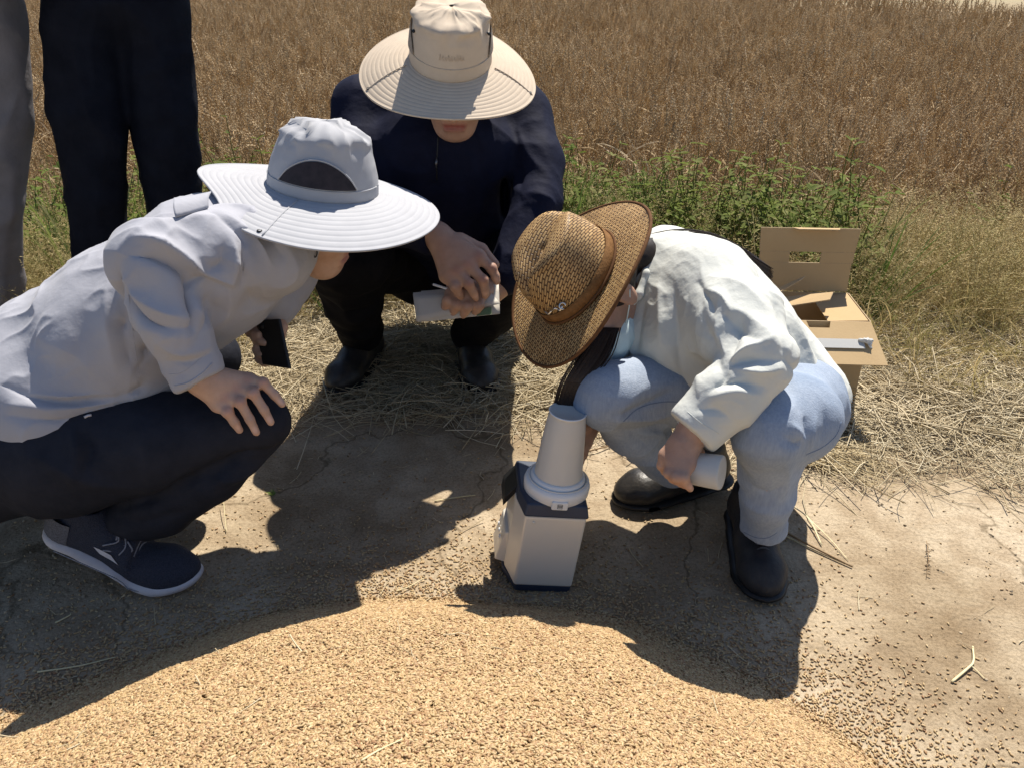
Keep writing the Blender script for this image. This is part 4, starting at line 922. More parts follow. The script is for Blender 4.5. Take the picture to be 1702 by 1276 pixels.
def man_navy():
    root = thing('person', A(-.27, 2.15, 0), 'person crouching in the middle in dark navy top and wide beige sun hat, holding papers', 'person')
    hipA, hipB = A(-.27, 2.40, .27), A(-.07, 2.40, .27)
    knA, anA = P(566, 425, 2.0), P(602, 556, 2.41)
    knB, anB = P(862, 440, 2.0), P(783, 552, 2.41)
    t = Sdf(); t.chain([hipA, knA], [.125, .078], .04); t.chain([knA, P(586, 500, 2.20), anA], [.078, .072, .060], .02)
    t.chain([hipB, knB], [.125, .078], .04); t.chain([knB, P(818, 510, 2.22), anB], [.078, .068, .056], .02); t.chain([hipA, hipB], [.15, .15], .05)
    t.chain([P(560, 410, 1.99), P(600, 420, 2.02)], [.07, .08], .03)
    for a, k in ((anA, knA), (anB, knB)): t.cut(a + A(0, 0, -.035), A(0, 0, -1), .12)
    V, Q = t.mesh(.007, 2); V = crumple(V, vnormals(V, Q), 11, .009, 5); N_ = vnormals(V, Q); pk = picker(V, Q); fl = lambda a, w, h: ([pk(*q) for q in a], w, h)
    V = folds(V, N_, [fl([(545, 500), (590, 520), (628, 505)], .012, -.010), fl([(560, 545), (600, 560), (628, 545)], .012, .010), fl([(600, 440), (630, 470), (630, 500)], .015, .008)])
    thing_part('trousers', V, Q, M['black_cloth'], root)
    # top
    s = Sdf(); wide = (A(1, 0, 0), 1.35)
    s.chain([A(-.165, 2.36, .30), P(742, 330, 2.11), P(742, 248, 2.01), P(745, 205, 2.01)], [.130, .134, .128, .085], .05, wide)
    s.chain([P(745, 215, 2.02), P(750, 222, 1.965)], [.08, .060], .03)
    shA, elA, wrA = P(606, 182, 2.05), P(598, 350, 1.93), P(716, 388, 1.80)
    shB, elB, wrB = P(868, 194, 2.05), P(893, 340, 1.93), P(838, 462, 1.87)
    s.chain([P(680, 180, 2.04), shA, elA], [.085, .074, .062], .03); s.chain([elA, wrA], [.064, .045], .02)
    s.chain([P(810, 185, 2.04), shB, P(897, 270, 1.98), elB], [.085, .072, .058, .054], .022); s.chain([elB, wrB], [.055, .044], .02)
    s.cut(P(722, 390, 1.795), P(740, 396, 1.785) - P(716, 388, 1.80), .08)
    s.ell(P(838, 335, 1.99), A(.010, .10, .055), None, .01, True)
    V, Q = s.mesh(.006, 2); V = crumple(V, vnormals(V, Q), 9, .007, 8); N_ = vnormals(V, Q); V = crumple(V, N_, 20, .002, 9); pk = picker(V, Q); fl = lambda a, w, h: ([pk(*q) for q in a], w, h)
    V = folds(V, vnormals(V, Q), [fl([(860, 215), (880, 260), (915, 300)], .012, .008), fl([(850, 250), (865, 300), (870, 350)], .012, -.008), fl([(880, 320), (910, 330), (922, 345)], .010, .009), fl([(690, 260), (720, 310), (700, 360)], .016, -.009), fl([(780, 260), (800, 320), (790, 370)], .016, .008)])
    top = thing_part('jacket', V, Q, M['navy_cloth'], root); pk = picker(V, Q)
    seam_px('zip', pk, [(728, 228), (727, 250), (726, 275), (726, 300)], .0016, M['black'], top)
    mk('zip_pull', *tube([pk(726, 262, .004), pk(725, 272, .006), pk(725, 280, .006)], [.0015, .003, .002], 6), mat('zip_metal', (.12, .12, .13), rough=.35, metal=.8), top)
    cl = Sdf(); cl.chain([P(698, 205, 1.97), P(728, 238, 1.925), P(756, 250, 1.915), P(788, 236, 1.925), P(815, 205, 1.97)], [.010, .011, .011, .011, .010], .01); Vc, Qc = cl.mesh(.0035, 2); mk('collar', Vc, Qc, M['navy_cloth'], top)
    # body
    hf, hu = A(.03, -.90, -.42), A(.03, -.42, .90)
    hd, L = head_sdf(P(755, 129, 1.80), hf, hu, P(750, 215, 1.98), .054, hat=(P(749, 97, 1.795) + A(.07, -.40, .91) * -.012, A(.07, -.40, .91))); Vh, Qh = hd.mesh(.0036, 2)
    K = P
    h1 = hand_sdf([K(690, 376, 1.81), K(728, 392, 1.79)], [K(795, 426, 1.765), K(777, 440, 1.757), K(757, 451, 1.757), K(742, 459, 1.763)],
                  [(K(817, 446, 1.762), K(826, 468, 1.77)), (K(803, 466, 1.752), K(806, 491, 1.772)), (K(779, 472, 1.745), K(791, 495, 1.768)), (K(757, 477, 1.748), K(766, 494, 1.77))],
                  [K(765, 400, 1.79), K(800, 415, 1.80), K(822, 440, 1.80)], .0155, .0100, .030)
    V1, Q1 = h1.mesh(.0026, 1)
    h2 = hand_sdf([K(850, 455, 1.88), K(815, 487, 1.855)], [K(798, 488, 1.80), K(783, 490, 1.793), K(767, 490, 1.79), K(752, 487, 1.793)],
                  [(K(796, 508, 1.783), K(789, 520, 1.80)), (K(777, 510, 1.774), K(770, 524, 1.795)), (K(758, 507, 1.774), K(753, 520, 1.795)), (K(744, 500, 1.776), K(739, 512, 1.795))],
                  [K(800, 476, 1.83), K(775, 474, 1.81), K(750, 478, 1.80)], .0155, .0100, .028)
    V2, Q2 = h2.mesh(.0026, 1)
    tor = Sdf(); tor.chain([P(750, 205, 2.03), A(-.165, 2.36, .30)], [.055, .08], .03); tor.chain([shA, elA, wrA], [.04, .035, .03], .02); tor.chain([shB, elB, wrB], [.035, .03, .028], .02)
    tor.chain([shA, shB], [.04, .04], .02); tor.chain([hipA, knA, anA], [.06, .045, .035], .02); tor.chain([hipB, knB, anB], [.06, .045, .035], .02); Vt, Qt = tor.mesh(.012, 1)
    V, Q = join([(Vt, Qt), (Vh, Qh), (V1, Q1), (V2, Q2)]); body = thing_part('body', V, Q, M['skin_tan'], root)
    skin_tint(body, V, [(L(x, .093, -.0585), .013, 1.0) for x in (-.016, -.006, .006, .016)] + [(K(817, 446, 1.752), .012, .3), (K(803, 466, 1.742), .012, .3), (K(779, 472, 1.735), .012, .3), (K(795, 426, 1.750), .013, .3), (K(777, 440, 1.742), .013, .3), (K(757, 451, 1.742), .013, .3), (K(827, 465, 1.758), .008, -1), (K(807, 489, 1.76), .007, -.7), (K(792, 493, 1.756), .007, -.7), (K(787, 516, 1.79), .006, -.6), (K(769, 520, 1.785), .006, -.6)])
    for k in (-1, 1): mk('eye', *lathe([(.0001, .011), (.006, .009), (.010, .003), (.011, -.003), (.004, -.010)], 14, L(k * .033, .080, .010), hf), M['eye'], body)
    r_, f_, u_ = frame(hf, hu); R = np.stack([r_, f_, u_]); hr = Sdf(); hr.ell(L(0, -.02, .036), A(.083, .095, .09), R, .01); hr.ell(L(0, .09, -.02), A(.085, .09, .09), R, .02, True); hr.cut(L(0, 0, -.035), -u_, .3); hr.cut(P(749, 97, 1.795) - A(.07, -.40, .91) * .02, A(.07, -.40, .91), .3)
    Vr, Qr = hr.mesh(.005, 1); Vr = crumple(Vr, vnormals(Vr, Qr), 90, .003, 2); mk('hair', Vr, Qr, M['hair'], root)
    # hat
    c = P(749, 97, 1.795); fh, uh = A(.06, -.91, -.40), A(.07, -.40, .91)
    brim = lambda p: .184 + .008 * math.cos(p) + .018 * max(0, math.sin(p - .5)) ** 4
    droop = lambda p, t: -.022 * t - .014 * t * t + .016 * t * t * math.cos(2 * p)
    V, Q, nc_, uv, HL = hat_mesh(c, fh, uh, .095, .087, .111, brim, droop, wr=.006, ring_amp=.0009, rings=11, seed=14, top=.86, rnd=.10)
    keepc = (Q < nc_).all(1); hat = thing_part('hat', *split_mesh(V, Q, keepc)[:2], M['beige_hat'], root); solid(hat, .0016)
    br = mk('brim', *split_mesh(V, Q, ~keepc)[:2], M['beige_hat'], hat); solid(br, .0026)
    ed = V[-120:]; mk('brim_binding', *tube(np.concatenate([ed, ed[:1]]), .0024, 6, 1, False), M['beige_hat'], hat)
    def oc(p, z, off=.002):
        q = crown_at(z, .86, .10)[0]; return HL((q * .087 + off) * math.sin(p), (q * .095 + off) * math.cos(p), z * .111)
    mk('band_seam', *tube(curve_pts([oc(q, .26, .0018) for q in np.linspace(0, 2 * np.pi, 25)], 3), .0012, 5), M['beige_hat'], hat)
    for sd in (1, -1):
        vv, ff = [], []
        for i in range(17):
            a = -1 + 2 * i / 16; p = sd * (math.pi / 2 + .05 + .55 * a)
            for j in range(7): vv.append(oc(p, .28 + .44 * (1 - a * a) ** .8 * j / 6, .0045))
        for i in range(16):
            for j in range(6): ff.append((i * 7 + j, (i + 1) * 7 + j, (i + 1) * 7 + j + 1, i * 7 + j + 1))
        mk('mesh_vent', vv, ff, M['beige_mesh'], hat)
        p = sd * 1.25; mk('brim_seam', *tube([HL(*(A(math.sin(p) * (.092 + (brim(p) - .092) * t), math.cos(p) * (.10 + (brim(p) - .10) * t), droop(p, t) + .0015))) for t in np.linspace(.06, .98, 10)], .0013, 5), M['beige_hat'], hat)
        e = HL(math.sin(p) * brim(p) * .955, math.cos(p) * brim(p) * .955, droop(p, .94) + .002); mk('eyelet', *lathe([(.0020, 0), (.0022, .0014), (.0042, .0018), (.0046, .0004), (.0044, -.001)], 14, e, uh), M['black'], hat)
        e2 = oc(sd * 1.15, .70, .004); mk('snap', *lathe([(.0001, .003), (.0035, .0028), (.004, 0)], 12, e2, e2 - c), M['black'], hat)
    # faint raised stitching on the front of the crown
    for k in range(9):
        p = -.30 + .07 * k; mk('embroidery', *tube([oc(p, .42, .0016), oc(p + .02, .50 + .02 * (k % 3), .0018), oc(p + .04, .42 + .03 * (k % 2), .0012)], .0004, 5), M['beige_hat'], hat)
    # shoes, tied
    for a, d in ((anA, A(-.28, -1, 0)), (anB, A(.22, -1, 0))):
        a = a * A(1, 1, 0); d = nrm(d); sh_, so, loc, L_ = shoe(root, a + d * .19 + A(0, 0, .004), a - d * .085 + A(0, 0, .004), (0, 0, 1), .105, M['black_leather'], M['black'], 0.0, style='derby')
        for i in range(4): y = .47 + .05 * i; mk('lace', *tube(curve_pts([loc(-.023, y * L_ + .006, .080 - .0045 * i), loc(0, y * L_, .0935 - .0052 * i), loc(.023, y * L_ + .006, .080 - .0045 * i)], 5), .0024, 5), M['lace_dark'], sh_)
    # the folded papers and the pen
    pp = thing('folded_papers', P(760, 525, 1.83), 'folded white sheets with printed green patch held by the person in navy', 'papers')
    a, b_, c_, d_ = P(687, 487, 1.82), P(829, 473, 1.83), P(831, 522, 1.80), P(695, 536, 1.79)
    def sheet(name, q, off, m, curl=.006):
        vv, ff = [], []
        for i in range(9):
            for j in range(5):
                u, v = i / 8, j / 4; p = (q[0] * (1 - u) + q[1] * u) * (1 - v) + (q[3] * (1 - u) + q[2] * u) * v
                vv.append(p + A(0, -.9, .4) * (off + curl * math.sin(u * 2.6) * (1 - v * .5) + (.004 * (1 - u) ** 3)))
        for i in range(8):
            for j in range(4): ff.append((i * 5 + j, i * 5 + j + 1, (i + 1) * 5 + j + 1, (i + 1) * 5 + j))
        o = mk(name, vv, ff, m, pp); solid(o, .0006); return o
    sheet('sheet', (a, b_, c_, d_), 0, M['paper'])
    o = sheet('front_sheet', (P(687, 490, 1.815), P(812, 482, 1.82), P(832, 505, 1.805), P(693, 535, 1.785)), .004, M['paper'])
    f = sheet('back_sheet', (P(700, 484, 1.83), P(831, 474, 1.84), P(829, 520, 1.81), P(700, 530, 1.80)), -.004, M['paper'])
    gr = mat('print_green', (.10, .16, .08), (.16, .22, .12), scale=90, rough=.7); rd = mat('print_dark', (.06, .05, .07), (.16, .10, .08), scale=200, rough=.7)
    q = lambda u, v: (a * (1 - u) + b_ * u) * (1 - v) + (d_ * (1 - u) + c_ * u) * v + A(0, -.9, .4) * .0095
    mk('green_print', [q(.70, .80), q(.90, .74), q(.90, .99), q(.72, .99)], [(0, 1, 2, 3)], gr, o, False); mk('dark_print', [q(.84, .50), q(.92, .48), q(.92, .66), q(.85, .68)], [(0, 1, 2, 3)], rd, o, False)
    pe = thing('pen', P(725, 478, 1.80), 'thin white pen sticking out above the folded papers', 'pen')
    mk('barrel', *tube([P(720, 473, 1.79), P(745, 481, 1.785), P(770, 489, 1.80)], .0028, 10), mat('pen_white', (.7, .7, .72), rough=.3), pe); mk('tip', *tube([P(717, 472, 1.79), P(720, 473, 1.79)], [.0012, .0026], 8), M['black'], pe)
man_navy()

# ------------------------------------------------------------------ the woman in white (right)
M['white_cotton'] = mat('white_cotton', (0.57, 0.585, 0.55), (0.64, 0.65, 0.615), scale=9, rough=0.85, spec=0.1, bump=0.22, bscale=55, transl=0.10)
def denim():
    m = mat('denim', (0.215, 0.27, 0.365), (0.375, 0.425, 0.51), scale=6, rough=0.9, spec=0.1, bump=0.22, bscale=420, detail=8); N, L = m.node_tree.nodes, m.node_tree.links; b = N['Principled BSDF']; src = b.inputs['Base Color'].links[0].from_socket
    tc = N.new('ShaderNodeTexCoord'); mp = N.new('ShaderNodeMapping'); mp.inputs['Scale'].default_value = (260, 260, 40); L.new(tc.outputs['Object'], mp.inputs[0])
    n = N.new('ShaderNodeTexNoise'); n.inputs['Scale'].default_value = 1.0; n.inputs['Detail'].default_value = 3; L.new(mp.outputs[0], n.inputs['Vector'])
    r = N.new('ShaderNodeValToRGB'); r.color_ramp.elements[0].position = .32; r.color_ramp.elements[0].color = (.68, .70, .74, 1); r.color_ramp.elements[1].position = .68; r.color_ramp.elements[1].color = (1.12, 1.10, 1.06, 1); L.new(n.outputs['Fac'], r.inputs['Fac'])
    mx = N.new('ShaderNodeMix'); mx.data_type = 'RGBA'; mx.blend_type = 'MULTIPLY'; mx.inputs[0].default_value = .4; L.new(src, mx.inputs[6]); L.new(r.outputs[0], mx.inputs[7]); L.new(mx.outputs[2], b.inputs['Base Color']); return m
M['denim'] = denim()
M['denim_dark'] = mat('denim_seam', (0.12, 0.16, 0.24), (0.18, 0.23, 0.32), scale=80, rough=0.85)
M['mask'] = mat('mask_cloth', (0.55, 0.68, 0.70), (0.62, 0.74, 0.75), scale=40, rough=0.8)
def straw_weave():
    m = bpy.data.materials.new('straw_weave'); m.use_nodes = True; N, L = m.node_tree.nodes, m.node_tree.links; b = N['Principled BSDF']
    b.inputs['Roughness'].default_value = .55; b.inputs['Specular IOR Level'].default_value = .35
    uv = N.new('ShaderNodeUVMap'); uv.uv_map = 'UVMap'; mp = N.new('ShaderNodeMapping'); L.new(uv.outputs[0], mp.inputs[0]); mp.inputs['Rotation'].default_value = (0, 0, 0)
    br = N.new('ShaderNodeTexBrick'); L.new(mp.outputs[0], br.inputs['Vector']); br.offset = .5
    br.inputs['Color1'].default_value = (.36, .215, .085, 1); br.inputs['Color2'].default_value = (.52, .34, .15, 1); br.inputs['Mortar'].default_value = (.085, .04, .015, 1)
    br.inputs['Scale'].default_value = 1.0; br.inputs['Mortar Size'].default_value = .14; br.inputs['Mortar Smooth'].default_value = .4; br.inputs['Brick Width'].default_value = 1.5; br.inputs['Row Height'].default_value = .8
    ns = N.new('ShaderNodeTexNoise'); ns.inputs['Scale'].default_value = 30; tc = N.new('ShaderNodeTexCoord'); L.new(tc.outputs['Object'], ns.inputs['Vector'])
    mx = N.new('ShaderNodeMix'); mx.data_type = 'RGBA'; mx.blend_type = 'OVERLAY'; mx.inputs[0].default_value = .5; L.new(br.outputs['Color'], mx.inputs[6]); L.new(ns.outputs['Fac'], mx.inputs[7]); L.new(mx.outputs[2], b.inputs['Base Color'])
    bp = N.new('ShaderNodeBump'); bp.inputs['Strength'].default_value = .9; bp.inputs['Distance'].default_value = .003; bp.invert = True; L.new(br.outputs['Fac'], bp.inputs['Height']); L.new(bp.outputs[0], b.inputs['Normal'])
    return m
M['weave'] = straw_weave(); M['hat_trim'] = mat('hat_trim', (.085, .040, .018), (.14, .068, .030), scale=60, rough=.8, spec=.1); M['hat_band'] = mat('hat_band', (.15, .075, .028), (.24, .125, .05), scale=120, rough=.85, spec=.1, bump=.2, bscale=300)
M['black_matte'] = mat('black_matte_leather', (.012, .013, .018), (.045, .042, .040), scale=26, rough=.55, spec=.25, bump=.12, bscale=160)
def woman():
    root = thing('person', A(.42, 1.45, 0), 'person crouching at right in white shirt, pale jeans and brown woven straw hat', 'person')
    Rg, Up, Fw = A(1, 0, 0), A(0, ST, CT), A(0, CT, -ST)
    hipN, hipF = P(1322, 672, 1.650), P(1290, 640, 1.800)
    knN, anN = P(1278, 715, 1.400), P(1270, 872, 1.600)
    knF, anF = P(1008, 655, 1.520), P(1118, 778, 1.760)
    t = Sdf(); t.chain([hipN, P(1318, 696, 1.460), knN], [.084, .074, .061], .03); t.chain([knN, P(1278, 770, 1.485), P(1275, 830, 1.530), anN, P(1270, 900, 1.630)], [.061, .053, .045, .041, .041], .015)
    t.chain([hipF, P(1160, 640, 1.640), knF], [.105, .080, .060], .03); t.chain([knF, P(1050, 705, 1.620), anF], [.058, .055, .044], .015); t.chain([hipN, hipF], [.092, .102], .05)
    t.cut(P(1270, 866, 1.620), A(0, .25, -1), .085); t.cut(anF + A(.0, 0, -.03), A(0, 0, -1), .07)
    V, Q = t.mesh(.005, 2); N_ = vnormals(V, Q); V = crumple(V, N_, 12, .005, 21); N_ = vnormals(V, Q); pk = picker(V, Q); fl = lambda a, w, h: ([pk(*q) for q in a], w, h)
    V = folds(V, N_, [fl([(1305, 728), (1325, 738), (1335, 722)], .007, -.010), fl([(1315, 705), (1330, 722), (1338, 735)], .008, .009), fl([(1338, 690), (1342, 715), (1340, 745)], .007, -.008), fl([(1355, 690), (1350, 720), (1345, 745)], .007, .007),
                      fl([(1370, 680), (1372, 710), (1360, 740)], .009, -.006), fl([(1245, 800), (1275, 820), (1305, 800)], .012, -.006), fl([(1240, 840), (1270, 850), (1295, 830)], .010, .005), fl([(1300, 750), (1310, 790), (1300, 830)], .012, .006),
                      fl([(1020, 690), (1060, 680), (1120, 650)], .009, -.010), fl([(1030, 700), (1075, 695), (1115, 690)], .007, .009), fl([(1050, 715), (1090, 708), (1120, 712)], .006, -.008), fl([(1060, 722), (1090, 720), (1112, 728)], .006, .007), fl([(1000, 690), (1050, 720), (1085, 750)], .010, -.006)])
    V = crumple(V, vnormals(V, Q), 34, .0010, 24)
    jeans = thing_part('jeans', V, Q, M['denim'], root); pk = picker(V, Q)
    seam_px('side_seam', pk, [(1398, 700), (1390, 722), (1368, 742), (1340, 755)], .0010, M['denim_dark'], jeans)
    seam_px('thigh_seam', pk, [(1036, 700), (1062, 678), (1100, 668), (1140, 668)], .0010, M['denim_dark'], jeans)
    seam_px('hem_stitch', pk, [(1237, 884), (1255, 892), (1275, 893), (1292, 884)], .0010, M['denim_dark'], jeans)
    # shirt
    s = Sdf(); dep = (nrm(A(.25, 1, .15)), 1.3)
    s.chain([P(1105, 458, 1.640), P(1160, 500, 1.640), P(1222, 566, 1.660), P(1288, 632, 1.700)], [.080, .108, .110, .102], .05, dep)
    s.chain([P(1130, 540, 1.610), P(1180, 600, 1.620)], [.095, .085], .06, dep); s.chain([P(1090, 560, 1.610), P(1130, 610, 1.620)], [.06, .05], .05)
    s.chain([P(1095, 448, 1.620), P(1080, 462, 1.610)], [.064, .056], .02)
    sh, el, wr_ = P(1175, 478, 1.565), P(1262, 596, 1.370), P(1158, 706, 1.375)
    s.chain([P(1150, 470, 1.620), sh, P(1225, 540, 1.445), el], [.075, .078, .068, .058], .035); s.chain([el, P(1210, 660, 1.365), wr_, P(1140, 722, 1.375)], [.058, .052, .043, .040], .014)
    s.cone(P(1178, 690, 1.373), P(1160, 708, 1.375), .047, .046, .012)
    s.chain([P(1110, 430, 1.740), P(1060, 540, 1.760), P(1010, 640, 1.750)], [.07, .055, .045], .03)
    s.chain([P(1288, 632, 1.690), P(1345, 664, 1.660)], [.098, .076], .04, dep)
    s.cut(P(1372, 682, 1.640), nrm(P(1400, 760, 1.640) - P(1372, 672, 1.640)), .17, .005)
    s.cut(P(1150, 720, 1.375), P(1128, 738, 1.375) - P(1170, 694, 1.375), .075, .004)
    V, Q = s.mesh(.0033, 2); N_ = vnormals(V, Q); V = crumple(V, N_, 8, .004, 31, (A(.6, 0, -.6), 2.0)); N_ = vnormals(V, Q); pk = picker(V, Q); fl = lambda a, w, h: ([pk(*q) for q in a], w, h)
    V = folds(V, N_, [fl([(1095, 470), (1098, 540), (1110, 620)], .012, .008), fl([(1120, 480), (1125, 560), (1135, 640)], .012, -.010), fl([(1140, 500), (1150, 580), (1165, 640)], .012, .009), fl([(1165, 500), (1180, 560), (1200, 620)], .012, -.009),
                      fl([(1070, 500), (1060, 560), (1060, 610)], .010, -.008), fl([(1040, 530), (1050, 580), (1075, 625)], .010, .008),
                      fl([(1213, 600), (1240, 580), (1280, 565)], .008, .011), fl([(1215, 606), (1250, 598), (1305, 600)], .007, -.011), fl([(1213, 596), (1222, 560), (1235, 525)], .009, -.010), fl([(1205, 590), (1195, 560), (1190, 530)], .010, .008), fl([(1220, 612), (1260, 618), (1300, 612)], .008, .009), fl([(1212, 606), (1200, 630), (1180, 650)], .009, -.010),
                      fl([(1215, 512), (1245, 530), (1290, 570)], .012, .008), fl([(1200, 520), (1235, 550), (1275, 580)], .010, -.008), fl([(1180, 460), (1230, 475), (1270, 510)], .012, .008), fl([(1170, 480), (1200, 495), (1215, 520)], .007, .008), fl([(1160, 470), (1180, 500), (1185, 520)], .007, -.008),
                      fl([(1260, 470), (1300, 530), (1320, 590)], .010, -.010), fl([(1240, 440), (1285, 490), (1310, 540)], .010, .008), fl([(1310, 520), (1340, 580), (1360, 630)], .012, .009), fl([(1290, 545), (1320, 610), (1345, 650)], .010, -.009), fl([(1330, 540), (1358, 590), (1380, 640)], .010, -.007),
                      fl([(1180, 660), (1220, 650), (1260, 655)], .010, .008), fl([(1190, 640), (1230, 636), (1275, 645)], .008, -.009), fl([(1160, 680), (1190, 680), (1215, 695)], .008, -.006), fl([(1090, 640), (1130, 660), (1160, 660)], .010, -.007)])
    N_ = vnormals(V, Q); V = crumple(V, N_, 18, .0026, 33, (A(.5, 0, -.7), 2.2)); N_ = vnormals(V, Q); V = crumple(V, N_, 40, .0010, 35)
    shirt = thing_part('shirt', V, Q, M['white_cotton'], root); pk = picker(V, Q)
    seam_px('cuff_seam', pk, [(1143, 684), (1165, 702), (1195, 720)], .0008, M['white_cotton'], shirt); seam_px('cuff_edge', pk, [(1126, 700), (1145, 722), (1178, 738)], .0008, M['white_cotton'], shirt)
    nb = Sdf(); nb.chain([P(1075, 425, 1.590), P(1073, 455, 1.550), P(1062, 490, 1.540), P(1048, 508, 1.550)], [.006, .007, .007, .006], .008); Vn, Qn = nb.mesh(.0024, 2); mk('neckband', Vn, Qn, M['white_cotton'], shirt)
    # body
    hu = -.70 * Rg + .42 * Up - .56 * Fw; hf = -.45 * Rg - .85 * Up - .12 * Fw
    hd, L = head_sdf(P(990, 490, 1.560), hf, hu, P(1100, 472, 1.650), .045, .96, hat=(P(962, 462, 1.530) - hu * .010, hu)); Vh, Qh = hd.mesh(.0034, 2); K = P
    h1 = hand_sdf([K(1165, 700, 1.375), K(1140, 735, 1.373)], [K(1108, 756, 1.380), K(1119, 764, 1.367), K(1131, 769, 1.359), K(1144, 770, 1.357)],
                  [(K(1101, 773, 1.380), K(1110, 788, 1.400)), (K(1112, 786, 1.357), K(1124, 800, 1.380)), (K(1124, 792, 1.345), K(1138, 806, 1.365)), (K(1136, 793, 1.341), K(1147, 811, 1.353))],
                  [K(1150, 745, 1.385), K(1160, 752, 1.407), K(1162, 765, 1.420)], .0125, .0078, .025)
    V1, Q1 = h1.mesh(.0022, 1)
    h2 = hand_sdf([K(1005, 655, 1.690), K(985, 690, 1.660)], [K(966, 712, 1.640), K(968, 720, 1.635), K(970, 728, 1.635), K(972, 736, 1.640)],
                  [(K(958, 728, 1.620), K(953, 745, 1.600)), (K(966, 742, 1.610), K(962, 758, 1.590)), (K(970, 750, 1.620), K(960, 768, 1.600)), (K(968, 756, 1.630), K(962, 774, 1.610))],
                  [K(975, 705, 1.620), K(962, 715, 1.600), K(952, 728, 1.585)], .0125, .0078, .024)
    V2, Q2 = h2.mesh(.0024, 1)
    tor = Sdf(); tor.chain([P(1108, 480, 1.660), P(1290, 610, 1.700)], [.04, .07], .03); tor.chain([sh, el, wr_], [.035, .03, .026], .02); tor.chain([P(1115, 445, 1.720), P(1065, 545, 1.750), P(1005, 655, 1.690)], [.035, .03, .026], .02)
    tor.chain([hipN, knN, anN], [.06, .045, .032], .02); tor.chain([hipF, knF, anF], [.06, .04, .03], .02); Vt, Qt = tor.mesh(.012, 1)
    V, Q = join([(Vt, Qt), (Vh, Qh), (V1, Q1), (V2, Q2)]); body = thing_part('body', V, Q, M['skin_tan'], root)
    skin_tint(body, V, [(L(0, .095, -.058), .022, .8), (K(1146, 808, 1.344), .006, -.6), (K(1137, 803, 1.355), .006, -.6)])
    for k in (-1, 1): mk('eye', *lathe([(.0001, .011), (.006, .009), (.010, .003), (.011, -.003), (.004, -.010)], 14, L(k * .033, .080, .010), hf), M['eye'], body)
    # face mask pulled below the chin
    r_, f_, u_ = frame(hf, hu); R = np.stack([r_, f_, u_]); mk_ = Sdf(); mk_.ell(L(0, .050, -.062), A(.066, .064, .056), R, .01); mk_.cut(L(0, .0, -.06), -f_, .2); mk_.cut(L(0, .05, -.035), u_, .2)
    Vm, Qm = mk_.mesh(.0035, 1); Vm = crumple(Vm, vnormals(Vm, Qm), 50, .003, 6); mask = mk('face_mask', Vm, Qm, M['mask'], root)
    mk('ear_loop', *tube(curve_pts([L(-.062, .03, -.05), L(-.080, .0, -.02), L(-.086, -.02, .0)], 5), .0014, 5), M['mask'], mask); mk('ear_loop', *tube(curve_pts([L(.062, .03, -.05), L(.080, .0, -.02), L(.086, -.02, .0)], 5), .0014, 5), M['mask'], mask)
    # long dark hair: cap, a lock down in front of the chest, strands over the shoulder and back
    hr = Sdf(); hr.ell(L(0, -.02, .034), A(.082, .094, .088), R, .01); hr.ell(L(0, .09, -.02), A(.082, .09, .09), R, .02, True); hr.cut(L(0, 0, -.05), -u_, .3); hr.cut(P(962, 462, 1.530) - hu * .012, hu, .3)
    hr.chain([L(.05, -.02, -.02), P(1000, 560, 1.520), P(970, 602, 1.500), P(948, 642, 1.505), P(938, 680, 1.530)], [.036, .016, .010, .007, .004], .02)
    hr.chain([L(0, -.075, -.01), P(1062, 428, 1.580), P(1095, 412, 1.610), P(1125, 400, 1.650)], [.038, .030, .022, .012], .02)
    Vr, Qr = hr.mesh(.004, 1); Vr = crumple(Vr, vnormals(Vr, Qr), 60, .0016, 2, (A(.4, 0, -.8), 8)); hair = mk('hair', Vr, Qr, M['hair'], root)
    mb = MB(); rr = random.Random(4)
    for i in range(70):
        o = rr.gauss(0, 1); o2 = rr.gauss(0, 2.5); w = rr.random()
        mb.add(*tube(curve_pts([P(1055, 412 + 6 * o, 1.61), P(1120, 392 + 4 * o, 1.64 + .01 * o), P(1180, 394 + 3 * o + o2 * .3, 1.67), P(1235, 422 + 4 * o + o2 * .5, 1.71), P(1278 + 8 * w, 456 + 5 * o + o2, 1.75)], 5), [.0011] * 20 + [.0004], 4))
    for i in range(190):
        o = rr.gauss(0, 1.25); w = rr.random()
        mb.add(*tube(curve_pts([P(1010 + 6 * o, 545, 1.50), P(985 + 9 * o, 590, 1.485 + .01 * w), P(955 + 8 * o, 635, 1.49), P(936 + 6 * o, 678 + 8 * w, 1.52)], 5), [.0011] * 15 + [.0004], 4))
    tag(mb.build('hair_strands', mat('hair_brown', (.014, .009, .007), (.034, .020, .014), scale=200, rough=.45, spec=.35), hair, True), kind='stuff')
    # woven hat with pinched crown
    c = P(962, 462, 1.530); fh, uh = hf, hu
    brim = lambda p: .164 + .009 * math.cos(2 * p)
    droop = lambda p, t: .024 * t * t * (math.sin(p) ** 2) - .006 * t - .012 * t * t * math.cos(p) ** 2
    V, Q, nc_, uv, HL = hat_mesh(c, fh, uh, .093, .079, .121, brim, droop, wr=0, ring_amp=.0004, rings=16, top=.84, rnd=.09)
    loc = (V - c) @ np.stack([np.cross(nrm(fh), nrm(uh - nrm(fh) * (uh @ nrm(fh)))), nrm(fh), nrm(uh - nrm(fh) * (uh @ nrm(fh)))]).T
    r3, f3, u3 = frame(fh, uh); cr = np.arange(len(V)) < nc_; hz = np.clip(loc[:, 2] / .121, 0, 1)
    dent = .034 * np.exp(-(loc[:, 0] / .026) ** 2) * sstep(.55, 1.0, hz) * (.6 + .4 * sstep(-.06, .06, loc[:, 1]))
    V = V - u3 * (dent * cr)[:, None]
